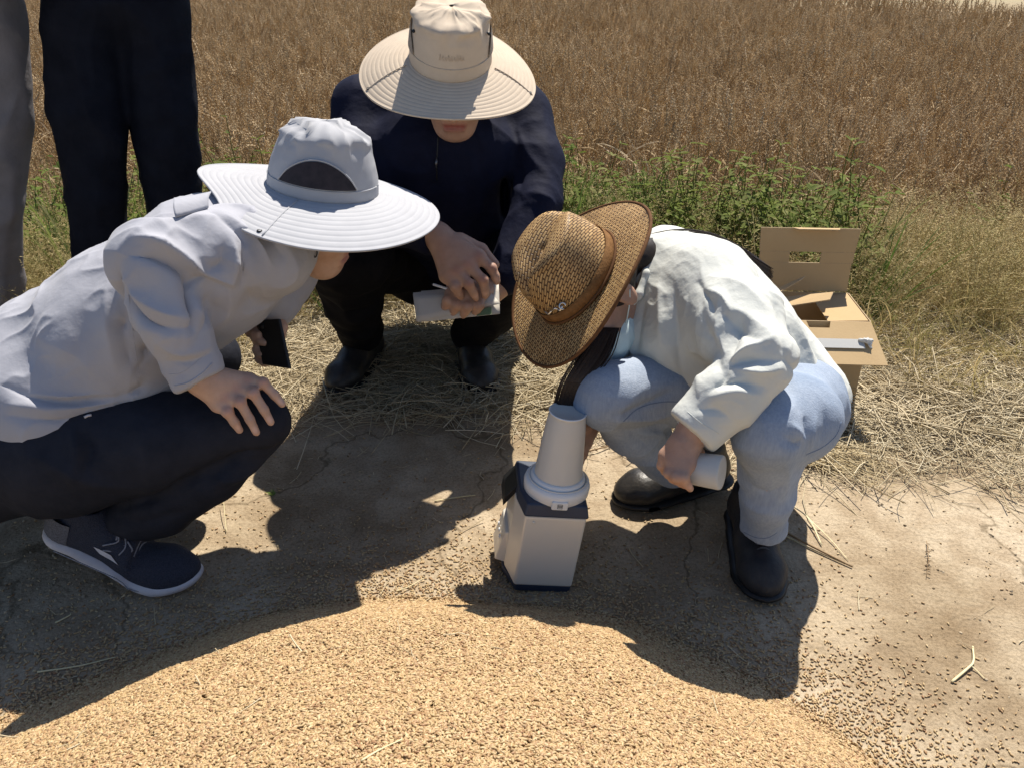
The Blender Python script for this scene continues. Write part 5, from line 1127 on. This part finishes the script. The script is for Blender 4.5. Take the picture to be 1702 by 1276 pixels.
    pin = .016 * np.exp(-((loc[:, 1] - .06) / .03) ** 2) * sstep(.5, .95, hz) * np.sign(loc[:, 0]) * np.clip(np.abs(loc[:, 0]) / .04, 0, 1)
    V = V - r3 * (pin * cr)[:, None]
    ang = np.arctan2(loc[:, 0], loc[:, 1]); rad = np.hypot(loc[:, 0], loc[:, 1])
    # weave coordinates: plain strips over crown, laid in world-sized steps
    UV = np.where(cr[:, None], np.stack([loc[:, 1] * 120 + 60, (loc[:, 0] + 0) * 0 + np.where(np.abs(loc[:, 0]) > .05, (loc[:, 2] + np.abs(loc[:, 0])), 0.05 + loc[:, 2] * .0 + np.abs(loc[:, 0]) + loc[:, 2]) * 260], 1), np.stack([(loc[:, 1] + loc[:, 0] * .35) * 110, (loc[:, 0] - loc[:, 1] * .35) * 142], 1))
    keepc = (Q < nc_).all(1); Vc, Qc, ic = split_mesh(V, Q, keepc); Vb, Qb, ib = split_mesh(V, Q, ~keepc)
    UVc = np.stack([np.degrees(ang[ic]) * .30, hz[ic] * 26 + (rad[ic] < .066) * 0], 1); topm = hz[ic] > .86
    UVc = np.stack([(loc[ic, 1]) * 110 + 0, (np.abs(loc[ic, 0]) - loc[ic, 2] * .9) * 162], 1)
    hat = mk('hat', Vc, Qc, M['weave'], root, True, UVc); solid(hat, .0022)
    br = mk('brim', Vb, Qb, M['weave'], hat, True, UV[ib]); solid(br, .0026)
    ed = V[-120:]; mk('brim_binding', *tube(np.concatenate([ed, ed[:1]]), .0034, 6, 1, False), M['hat_trim'], hat)
    def oc(p, z, off=.002):
        q = crown_at(z, .84, .09)[0]; return HL((q * .079 + off) * math.sin(p), (q * .093 + off) * math.cos(p), z * .121)
    ps = np.linspace(0, 2 * np.pi, 49); vv = [oc(p, z, .0035) for p in ps for z in (.03, .12, .24)]; ff = [(i * 3 + j, (i + 1) * 3 + j, (i + 1) * 3 + j + 1, i * 3 + j + 1) for i in range(48) for j in range(2)]
    bd = mk('band', vv, ff, M['hat_band'], hat); solid(bd, .0015); mk('band_cord', *tube([oc(p, .05, .0055) for p in ps], .0026, 6, 1, False), M['hat_trim'], hat)
    sil = mat('silver', (.6, .58, .55), rough=.25, metal=1.0)
    pkh = picker(V, Q)
    q0 = [pkh(x, y, .012) for x, y in ((906, 518), (917, 517), (927, 514), (935, 509))]
    for i, q in enumerate(q0[:3]): mk('link', *tube(curve_pts([q, (q + q0[i + 1]) / 2 + A(0, -.003, .004 * (1 if i % 2 else -1)), q0[i + 1]], 6), .0022, 6), sil, hat)
    e = q0[3]; mk('buckle', *tube([e + .0055 * (math.cos(a) * Rg + math.sin(a) * Up) for a in np.linspace(0, 5.2, 16)], .0018, 6), sil, hat)
    # shoes
    a = anN * A(1, 1, 0); toe = G(1272, 1003) ; d = nrm(toe - a); sN, so, loc_, L_ = shoe(root, toe + A(0, 0, .004), toe - d * .262 + A(0, 0, .004), (0, 0, 1), .094, M['black_matte'], M['black'], .06, style='derby')
    for i in range(4): y = .60 + .045 * i; mk('lace', *tube(curve_pts([loc_(-.022, y * L_ + .008, .066 - .001 * i), loc_(0, y * L_, .0785 - .0016 * i), loc_(.022, y * L_ + .008, .066 - .001 * i)], 5), .0023, 5), M['lace_dark'], sN)
    a = anF * A(1, 1, 0); toe = G(1026, 838); d = nrm(G(1190, 812) - toe); sF, so, loc_, L_ = shoe(root, toe + A(0, 0, .004), toe + d * .262 + A(0, 0, .004), (0, 0, 1), .098, M['black_leather'], M['black'], .08, style='derby')
    for i in range(4): y = .47 + .05 * i; mk('lace', *tube(curve_pts([loc_(-.023, y * L_ + .006, .080 - .0045 * i), loc_(0, y * L_, .0935 - .0052 * i), loc_(.023, y * L_ + .006, .080 - .0045 * i)], 5), .0024, 5), M['lace_dark'], sF)
    # clear plastic beaker in her hand
    cpn = thing('plastic_beaker', P(1170, 780, 1.365), 'frosted plastic beaker held sideways in the hand of the person in white', 'beaker')
    a, b_ = P(1126, 774, 1.390), P(1200, 785, 1.355); ax = b_ - a; Ln = np.linalg.norm(ax)
    fp = mat('frosted_plastic', (.66, .66, .64), rough=.35, spec=.4, transl=.35); o = mk('cup', *lathe([(.0255, 0), (.027, Ln * .5), (.0285, Ln - .003), (.0275, Ln), (.024, Ln), (.001, Ln)], 40, a, ax), fp, cpn)
    mk('rim', *tube([a + ax / Ln * .002 + .0265 * (math.cos(t_) * nrm(np.cross(ax, Up)) + math.sin(t_) * nrm(np.cross(ax, np.cross(ax, Up)))) for t_ in np.linspace(0, 2 * np.pi, 33)], .0015, 6, 1, False), fp, o)
woman()

# ------------------------------------------------------------------ two people standing behind, cut by the picture's edge
def standing(x, y, fx, fy, trousers, topm, label, wst=.17, gap=.10, sc=1.0, lean=0.0, hem=.93, tr=1.0):
    root = thing('person', A(x, y, 0), label, 'person'); f = nrm(A(fx, fy, 0)); r = A(f[1], -f[0], 0); W = lambda a, b_, z: A(x - lean * max(0, 1 - z), y, 0) + a * r + b_ * f + A(0, 0, z * sc)
    t = Sdf()
    for k in (-1, 1): t.chain([W(k * .085, 0, .90), W(k * (.092), .01, .70), W(k * (.095), .02, .48), W(k * (gap + .0), 0, .25), W(k * gap, -.01, .07)], [tr * q for q in (.108, .104, .086, .082, .078)], .012)
    t.chain([W(-.06, -.01, .98), W(.06, -.01, .98)], [tr * .118, tr * .118], .05); t.cut(W(0, 0, .065), (0, 0, -1), .3)
    V, Q = t.mesh(.008, 2); V = crumple(V, vnormals(V, Q), 7, .013, 41, (A(0, 0, 1), 2.5)); N_ = vnormals(V, Q); V = crumple(V, N_, 16, .006, 42, (A(.5, 0, 1), 2)); thing_part('trousers', V, Q, trousers, root)
    s = Sdf(); s.chain([W(0, -.01, hem + .03), W(0, -.01, 1.15), W(0, 0, 1.36)], [.13, .135, .13], .04, (r, 1.3)); s.chain([W(0, 0, 1.42), W(0, .0, 1.50)], [.08, .06], .03)
    for k in (-1, 1): s.chain([W(k * .12, 0, 1.42), W(k * .21, -.01, 1.38), W(k * .25, -.03, 1.12), W(k * .20, .12, 1.06)], [.07, .07, .055, .045], .03)
    s.cut(W(0, 0, hem), (0, 0, -1), .35); V, Q = s.mesh(.010, 2); V = crumple(V, vnormals(V, Q), 8, .009, 43); thing_part('jacket', V, Q, topm, root)
    hd, L = head_sdf(W(0, .03, 1.63), f + A(0, 0, -.4), A(0, 0, 1) + f * .4, W(0, -.01, 1.47)); Vh, Qh = hd.mesh(.006, 1)
    bd = Sdf(); bd.chain([W(0, 0, 1.47), W(0, -.02, 1.0)], [.05, .06], .03); parts = [(Vh, Qh)]
    for k in (-1, 1):
        bd.chain([W(k * .085, 0, .9), W(k * gap, 0, .08)], [.05, .035], .01); bd.chain([W(k * .1, 0, 1.40), W(k * .21, -.01, 1.38), W(k * .25, -.03, 1.12), W(k * .20, .12, 1.06)], [.04, .04, .03, .028], .02)
        w = W(k * .18, .15, 1.05); q = [w + f * .06 + A(0, 0, dz) - r * k * .03 for dz in (.03, .01, -.01, -.03)]
        parts.append(hand_sdf([W(k * .20, .12, 1.06), w], q, [(p + f * .03 - r * k * .02, p + f * .035 - r * k * .045) for p in q], [w + A(0, 0, .02), w + f * .03 + A(0, 0, .05), w + f * .05 + A(0, 0, .06) - r * k * .02]).mesh(.004, 1))
    parts.append(bd.mesh(.014, 1)); V, Q = join(parts); b_ = thing_part('body', V, Q, M['skin_tan'], root); skin_tint(b_, V, [(L(0, .093, -.058), .02, .8)])
    hr = Sdf(); hr.ell(L(0, -.02, .040), A(.088, .098, .095), None, .01); hr.ell(L(0, .09, -.02), A(.085, .09, .09), None, .02, True); hr.cut(L(0, 0, -.03), (0, 0, -1), .3); Vr, Qr = hr.mesh(.007, 1); mk('hair', Vr, Qr, M['hair'], root)
    for k in (-1, 1): shoe(root, W(k * (gap + .02), .19, .003), W(k * gap, -.075, .003), (0, 0, 1), .10, M['black_leather'], M['black'], 0, style='derby')
M['grey_trouser'] = mat('grey_trouser', (0.16, 0.15, 0.155), (0.22, 0.205, 0.21), scale=16, rough=0.8, spec=0.1, bump=0.25, bscale=30)
M['dark_navy'] = mat('dark_navy', (0.007, 0.008, 0.013), (0.012, 0.014, 0.022), scale=16, rough=0.75, spec=0.05, bump=0.25, bscale=30)
standing(-.995, 2.32, .4, -1, M['dark_navy'], M['dark_navy'], 'person standing behind at left in dark navy trousers, cut off at the waist', gap=.105, hem=1.02, lean=.10, tr=.87)
standing(-1.365, 2.22, .5, -1, M['grey_trouser'], M['dark_navy'], 'person in grey trousers standing at the far left edge of the picture', hem=.83, lean=.26, tr=.92)

# ================================================================== objects
M['cream'] = mat('cream_plastic', (0.70, 0.645, 0.55), (0.75, 0.695, 0.60), scale=5, rough=0.3, spec=0.5, bump=0.02, bscale=300, metal=0.10)
M['white_plastic'] = mat('white_plastic', (0.68, 0.68, 0.67), (0.72, 0.72, 0.71), scale=8, rough=0.35, spec=0.45)
M['navy_plastic'] = mat('navy_plastic', (0.020, 0.030, 0.055), (0.028, 0.04, 0.07), scale=30, rough=0.4, spec=0.4)
M['board'] = mat('cardboard', (0.41, 0.29, 0.155), (0.47, 0.34, 0.19), scale=6, rough=0.85, spec=0.12, bump=0.05, bscale=200, detail=6)
M['board_edge'] = mat('cardboard_edge', (0.46, 0.36, 0.23), (0.30, 0.21, 0.12), scale=220, rough=0.9)
M['clear'] = mat('clear_film', (0.62, 0.62, 0.60), rough=0.15, spec=0.5, transl=0.3)
def meter():
    base = G(903, 985); root = thing('grain_moisture_meter', base, 'cream grain moisture meter with upturned beaker on top beside the grain heap', 'moisture meter')
    up = nrm(A(.105, .03, 1)); fwd = nrm(A(.06, -1, 0)); r, f, u = frame(fwd, up); r = -r if r[0] < 0 else r     # r towards image right
    W = lambda a, b_, z: base + a * r - b_ * f * 1.0 + z * u + A(0, 0, 0) if False else base + a * r + b_ * (-f) + z * u
    hw, dp, ht = .0585, .155, .178
    def prism(name, pts_bot, pts_top, m, par, bw=.004):
        n = len(pts_bot); o = mk(name, list(pts_bot) + list(pts_top), [tuple(range(n))[::-1], tuple(range(n, 2 * n))] + [(i, (i + 1) % n, n + (i + 1) % n, n + i) for i in range(n)], m, par, False)
        return bevel(o, bw, 3)
    prism('base', [W(-hw + .004, .004, 0), W(hw - .008, .004, 0), W(hw - .008, dp, 0), W(-hw - .018, dp, 0), W(-hw - .018, .06, 0)], [W(-hw + .003, .003, .016), W(hw - .007, .003, .016), W(hw - .007, dp, .016), W(-hw - .020, dp, .016), W(-hw - .020, .06, .016)], M['navy_plastic'], root, .003)
    prism('housing', [W(-hw, 0, .0165), W(hw - .006, 0, .0165), W(hw - .006, dp, .0165), W(-hw - .016, dp, .0165), W(-hw - .016, .055, .0165)],
          [W(-hw + .004, 0, ht), W(hw, 0, ht), W(hw, dp, ht), W(-hw - .010, dp, ht), W(-hw - .010, .055, ht)], M['cream'], root, .005)
    prism('top_trim', [W(-hw + .001, -.003, ht + .0005), W(hw + .003, -.003, ht + .0005), W(hw + .003, dp, ht + .0005), W(-hw - .010, dp, ht + .0005), W(-hw - .010, .05, ht + .0005)],
          [W(-hw + .006, .004, ht + .026), W(hw - .002, .004, ht + .026), W(hw - .002, dp - .01, ht + .026), W(-hw - .006, dp - .01, ht + .026), W(-hw - .006, .05, ht + .026)], M['navy_plastic'], root, .004)
    # sloping keypad console on the left flank
    con = prism('console', [W(-hw - .010, .06, .02), W(-hw - .034, .07, .02), W(-hw - .034, .145, .02), W(-hw - .010, .15, .02)], [W(-hw - .006, .06, .095), W(-hw - .020, .07, .085), W(-hw - .020, .145, .085), W(-hw - .006, .15, .095)], M['cream'], root, .002)
    scr = prism('display', [W(-hw - .006, .075, ht + .0), W(-hw - .030, .075, ht - .035), W(-hw - .030, .145, ht - .035), W(-hw - .006, .145, ht + .0)], [W(-hw - .000, .075, ht + .026), W(-hw - .028, .075, ht - .012), W(-hw - .028, .145, ht - .012), W(-hw - .000, .145, ht + .026)], M['black'], root, .002)
    for k in range(3): mk('button', *lathe([(.0001, .003), (.004, .0025), (.005, 0)], 14, W(-hw - .0265, .085 + .02 * k, .065), -r), M['white_plastic'], con)
    # hopper ring and upturned beaker
    c = W(.004, .058, ht + .020)
    ring = mk('hopper_ring', *lathe([(.050, -.004), (.056, .000), (.0605, .006), (.0615, .020), (.059, .028), (.054, .031), (.0505, .030), (.050, .036), (.046, .039), (.040, .039), (.036, .030)], 72, c, u), M['white_plastic'], root)
    mk('ring_groove', *tube([c + .0535 * (math.cos(a) * r + math.sin(a) * f) + u * .0312 for a in np.linspace(0, 2 * np.pi, 65)], .0012, 6, 1, False), M['cream'], ring)
    cc = c + u * .034
    cup = mk('beaker', *lathe([(.0445, 0), (.0440, .010), (.0430, .020), (.0365, .100), (.0335, .126), (.0325, .131), (.0335, .134), (.0320, .136), (.0300, .1335), (.0001, .1325)], 64, cc, u), mat('beaker_plastic', (.60, .585, .55), (.63, .615, .58), scale=10, rough=.32, spec=.45, transl=.12), root)
    mk('beaker_rim', *tube([cc + .0327 * (math.cos(a) * r + math.sin(a) * f) + u * .1345 for a in np.linspace(0, 2 * np.pi, 49)], .0016, 6, 1, False), M['white_plastic'], cup)
    # tab with the small square emblem at the front of the ring
    tabc = c + f * .0600 + u * .009; tb = MB(); Rm = np.stack([r, f, u]); tb.box(tabc, .030, .008, .018, Rm); t_ = bevel(tb.build('latch_tab', M['white_plastic'], root), .003, 3)
    e = tabc + f * .0043; k = .0042
    for nm, pts in (('emblem', [(-k, k), (k, k), (k, -k), (-k, -k), (-k, k)]), ('emblem_bar', [(-k, .0012), (k, .0012)]), ('emblem_bar', [(-k, -.0012), (k, -.0012)])):
        mk(nm, *tube([e + r * a + u * b_ for a, b_ in pts], .0006, 5), M['black'], t_)
    mk('screw', *lathe([(.0001, .001), (.003, .0008), (.0034, 0)], 12, W(-hw + .02, -.0005, .165), f), M['cream'], root)
meter()
def carton():
    fr = G(1425, 672); w, d, h = .254, .20, .228; ax = nrm(A(1, -.06, 0)); ay = nrm(A(.06, 1, 0)); O = fr * A(1, 1, 0) - ax * (w + .012) + A(0, 0, .012)
    W = lambda a, b_, z: O + ax * a + ay * b_ + A(0, 0, z)
    root = thing('cardboard_box', W(w / 2, d / 2, 0), 'open brown cardboard box with raised lid standing on the straw', 'box'); tk = .003
    def panel(name, q, par=root):
        n = nrm(np.cross(q[1] - q[0], q[-1] - q[0])) * tk; k = len(q)
        o = mk(name, list(q) + [p + n for p in q], [tuple(range(k))[::-1], tuple(range(k, 2 * k))] + [(i, (i + 1) % k, k + (i + 1) % k, k + i) for i in range(k)], [M['board'], M['board_edge']], par, False); o.data.polygons.foreach_set('material_index', np.r_[0, 0, np.ones(k, np.int32)].astype(np.int32)); return bevel(o, .0005, 1)
    panel('front_panel', [W(0, 0, 0), W(w, 0, 0), W(w, 0, h), W(0, 0, h)]); panel('back_panel', [W(0, d - tk, 0), W(w, d - tk, 0), W(w, d - tk, h), W(0, d - tk, h)])
    panel('side_panel', [W(tk, tk, 0), W(tk, d - tk, 0), W(tk, d - tk, h - .001), W(tk, tk, h - .001)]); panel('side_panel', [W(w, tk, 0), W(w, d - tk, 0), W(w, d - tk, h - .001), W(w, tk, h - .001)])
    panel('bottom_panel', [W(.004, .004, .001), W(w - .004, .004, .001), W(w - .004, d - .004, .001), W(.004, d - .004, .001)])
    # back lid standing up, with hand hole: built round the hole
    lw0, lw1, ly, lz = .004, w - .004, d + .012, .225
    Lp = lambda a, z: W(a, d + .012 * z / .225 + .001, h + .002 + z)
    lid = panel('lid', [Lp(lw0, 0), Lp(lw1, 0), Lp(lw1, .080), Lp(lw0, .080)])
    panel('lid_piece', [Lp(lw0 - .002, .080), Lp(lw0 + .078, .080), Lp(lw0 + .078, .110), Lp(lw0 - .002, .110)], lid); panel('lid_piece', [Lp(lw1 - .085, .080), Lp(lw1 + .003, .080), Lp(lw1 + .003, .110), Lp(lw1 - .085, .110)], lid)
    panel('lid_piece', [Lp(lw0 - .004, .110), Lp(lw1 + .004, .110), Lp(lw1 + .009, .175), Lp(lw0 - .008, .175)], lid)
    panel('lid_tab', [Lp(lw0 + .075, .1755), Lp(lw1 - .045, .1755), Lp(lw1 - .055, .1755) + A(0, -.025, .004), Lp(lw0 + .085, .1755) + A(0, -.025, .004)], lid)
    # front flap folded outwards and down, with a thumb notch, film strip lying on it
    T = lambda a, s: W(a, -.004 - .115 * s, h + .001 - .065 * s)
    panel('front_flap', [T(-.0, 0), T(w * .36, 0), T(w * .38, .16), T(w * .58, .16), T(w * .60, 0), T(w, 0), T(w + .018, 1), T(-.018, 1)])
    panel('side_flap', [W(w + .001, .004, h), W(w + .001, d - .006, h), W(w + .085, d - .03, h - .012), W(w + .085, .03, h - .012)][::-1]) if False else None
    panel('side_flap', [W(-.002, .01, h), W(-.002, d - .01, h), W(-.05, d - .03, h + .055), W(-.05, .03, h + .055)])
    panel('side_flap', [W(w - .004, .004, h - .002), W(w - .004, d - .006, h - .002), W(w - .10, d - .02, h - .012), W(w - .10, .02, h - .012)])
    panel('inner_flap', [W(.05, d * .35, h + .004), W(.16, d * .25, h + .035), W(.175, d * .40, h + .045), W(.06, d * .60, h + .012)])
    panel('inner_flap', [W(.02, d * .55, h + .010), W(.10, d * .62, h + .06), W(.115, d * .70, h + .065), W(.03, d * .75, h + .015)])
    st = thing('plastic_film_strip', T(w * .6, .5), 'clear film strip lying on the flap of the cardboard box', 'film')
    q = [T(w * .30, .45), T(w * .88, .45), T(w * .88, .66), T(w * .30, .66)]; q = [p + A(0, -.001, .004) for p in q]; nn = A(0, 0, .0008); o = mk('strip', q + [p + nn for p in q], [(3, 2, 1, 0), (4, 5, 6, 7), (0, 1, 5, 4), (1, 2, 6, 5), (2, 3, 7, 6), (3, 0, 4, 7)], M['clear'], st, False)
    g = Sdf(); g.chain([T(w * .84, .50) + A(0, 0, .008), T(w * .92, .52) + A(0, 0, .010), T(w * .93, .66) + A(0, 0, .007)], [.006, .007, .004], .008, (A(0, 0, 1), .5)); Vg, Qg = g.mesh(.0022, 1); Vg = crumple(Vg, vnormals(Vg, Qg), 130, .003, 2); mk('crumpled_end', Vg, Qg, M['clear'], st)
carton()

# ------------------------------------------------------------------ single stems lying about
M['stem_brown'] = mat('stem_brown', (0.20, 0.13, 0.065), (0.32, 0.22, 0.12), scale=60, rough=0.7)
M['stem_pale'] = mat('stem_pale', (0.55, 0.47, 0.26), (0.66, 0.58, 0.36), scale=60, rough=0.6)
M['sprout'] = mat('sprout_green', (0.16, 0.24, 0.06), (0.22, 0.30, 0.09), scale=60, rough=0.6, transl=0.3)
def gp(px, py, lift=0.003):
    p = G(px, py)
    for _ in range(4): z = max(float(ground_z(p[0], p[1])), float(heap_z(p[0], p[1]))) + lift; p = G(px, py, z)
    return p
def stem(name, pts, r, m, label, cat='straw', group=None, lift=.003, flat=1.0, extra=()):
    q = [gp(*p) if len(p) == 2 else gp(p[0], p[1], p[2]) for p in pts]; root = thing(name, q[0], label, cat, group)
    c = curve_pts(q, 6); mk('stalk', *tube(c, np.linspace(r, r * .6, len(c)), 6, flat), m, root)
    for e in extra: ce = curve_pts([gp(*p) for p in e], 6); mk('side_stalk', *tube(ce, np.linspace(r * .7, r * .3, len(ce)), 6, flat), m, root)
    return root, c
stem('dry_stalk', [(1292, 876, .012), (1340, 902, .008), (1417, 941, .004)], .0032, M['stem_brown'], 'thick brown dry stem lying by the toe of the right black shoe', 'stalk')
stem('dry_stalk', [(1298, 886, .006), (1350, 912), (1404, 936)], .0018, M['stem_pale'], 'thin pale stem lying alongside the thick brown stem', 'stalk')
stem('dry_leaf', [(1318, 840, .004), (1345, 862, .012), (1366, 905, .004)], .0024, M['stem_pale'], 'bent pale straw leaf above the brown stem near the shoe', 'straw', flat=.3, extra=[[(1345, 862, .012), (1380, 895, .006), (1410, 930)]])
stem('forked_straw', [(1582, 1132), (1608, 1110, .006), (1618, 1098, .008), (1617, 1073, .004)], .0026, M['stem_pale'], 'forked pale straw on the dirt at lower right', 'straw', flat=.5, extra=[[(1613, 1104, .007), (1625, 1115), (1637, 1127)]])
stem('heap_straw', [(600, 1264, .004), (630, 1246, .005), (668, 1228, .006)], .0016, M['stem_pale'], 'short pale straw lying on the front of the grain heap', 'straw')
stem('dry_stalk', [(1232, 1112, .004), (1262, 1130), (1302, 1156, .004)], .0022, M['stem_brown'], 'brown stem half sunk at the right edge of the grain heap', 'stalk')
stem('shaded_straw', [(62, 1116), (130, 1106), (192, 1091)], .0017, M['stem_pale'], 'long straw in the shade at the left of the grain heap', 'straw')
stem('shaded_straw', [(92, 1034), (115, 1022), (118, 1018)], .0016, M['stem_pale'], 'short straw in the shade below the white soled shoe', 'straw')
stem('upright_straw', [(376, 884, .003), (373, 850, .02), (371, 820, .03)], .0010, M['stem_pale'], 'thin straw standing in the small sunlit patch by the knee', 'straw')
stem('lying_straw', [(722, 832), (758, 826), (790, 822)], .0016, M['stem_pale'], 'pale straw in the shade left of the moisture meter', 'straw')
stem('lying_straw', [(658, 982, .004), (680, 974, .006), (704, 960, .004)], .0013, M['stem_pale'], 'thin straw at the top edge of the grain heap', 'straw')
stem('lying_straw', [(968, 752, .006), (990, 746, .010), (1014, 740, .006)], .0026, M['stem_brown'], 'short brown straw between the meter and the far black shoe', 'straw')
def seed_head(pts, label):
    root, c = stem('grass_seed_head', pts, .0008, M['stem_brown'], label, 'grass'); rr = random.Random(3)
    for i in range(26):
        q = c[int(rr.uniform(.15, 1) * (len(c) - 1))]; e = nrm(A(rr.gauss(0, 1), rr.gauss(0, 1), .3)); mk('seed', *tube([q, q + e * .004, q + e * .008], [.0003, .0011, .0002], 4), M['stem_brown'], root)
seed_head([(1540, 898, .006), (1543, 925, .008), (1540, 958, .005)], 'small brown grass seed head on the pale dirt at right')
sp = thing('green_sprout', gp(455, 822), 'tiny green sprout in the shade in front of the knee', 'plant'); mb = MB(); rr = random.Random(8)
for i in range(7): blade(mb, gp(455, 822, 0), A(rr.gauss(0, .8), rr.gauss(0, .8), .7), rr.uniform(.012, .024), .003, .3, rr, 4)
mb.build('leaves', M['sprout'], sp, True)
def lying_tuft(px, py, label, seed, n=70, L0=.10, L1=.22, dirx=1.0):
    q = gp(px, py, .004); root = thing('dry_grass_tuft', q, label, 'grass'); r = random.Random(seed); mb = MB()
    for _ in range(n):
        b0 = q + A(r.gauss(0, .02), r.gauss(0, .02), 0); d = nrm(A(dirx + r.gauss(0, .35), r.gauss(-.25, .4), r.uniform(.05, .5))); l = r.uniform(L0, L1); pth = [b0 + d * l * t + A(0, 0, -.9 * t * t * l * d[2]) + A(0, 0, .002) for t in np.linspace(0, 1, 6)]
        mb.add(*tube(pth, np.linspace(.0011, .0004, 6), 3, 1, False))
        for k in range(5):
            p = pth[r.randint(2, 5)]; e = nrm(A(r.gauss(0, 1), r.gauss(0, 1), .4)); o = A(0, .0012, .0006); mb.add([p - o, p + e * .008, p + o], [(0, 1, 2)])
    mb.build('blades', M['straw_plain'], root, True)
M['straw_plain'] = mat('straw_plain', (0.42, 0.33, 0.18), (0.62, 0.50, 0.29), scale=50, rough=0.65, transl=0.15)
lying_tuft(1345, 762, 'flattened brown grass tuft on the dirt right of the jeans', 5, 110)
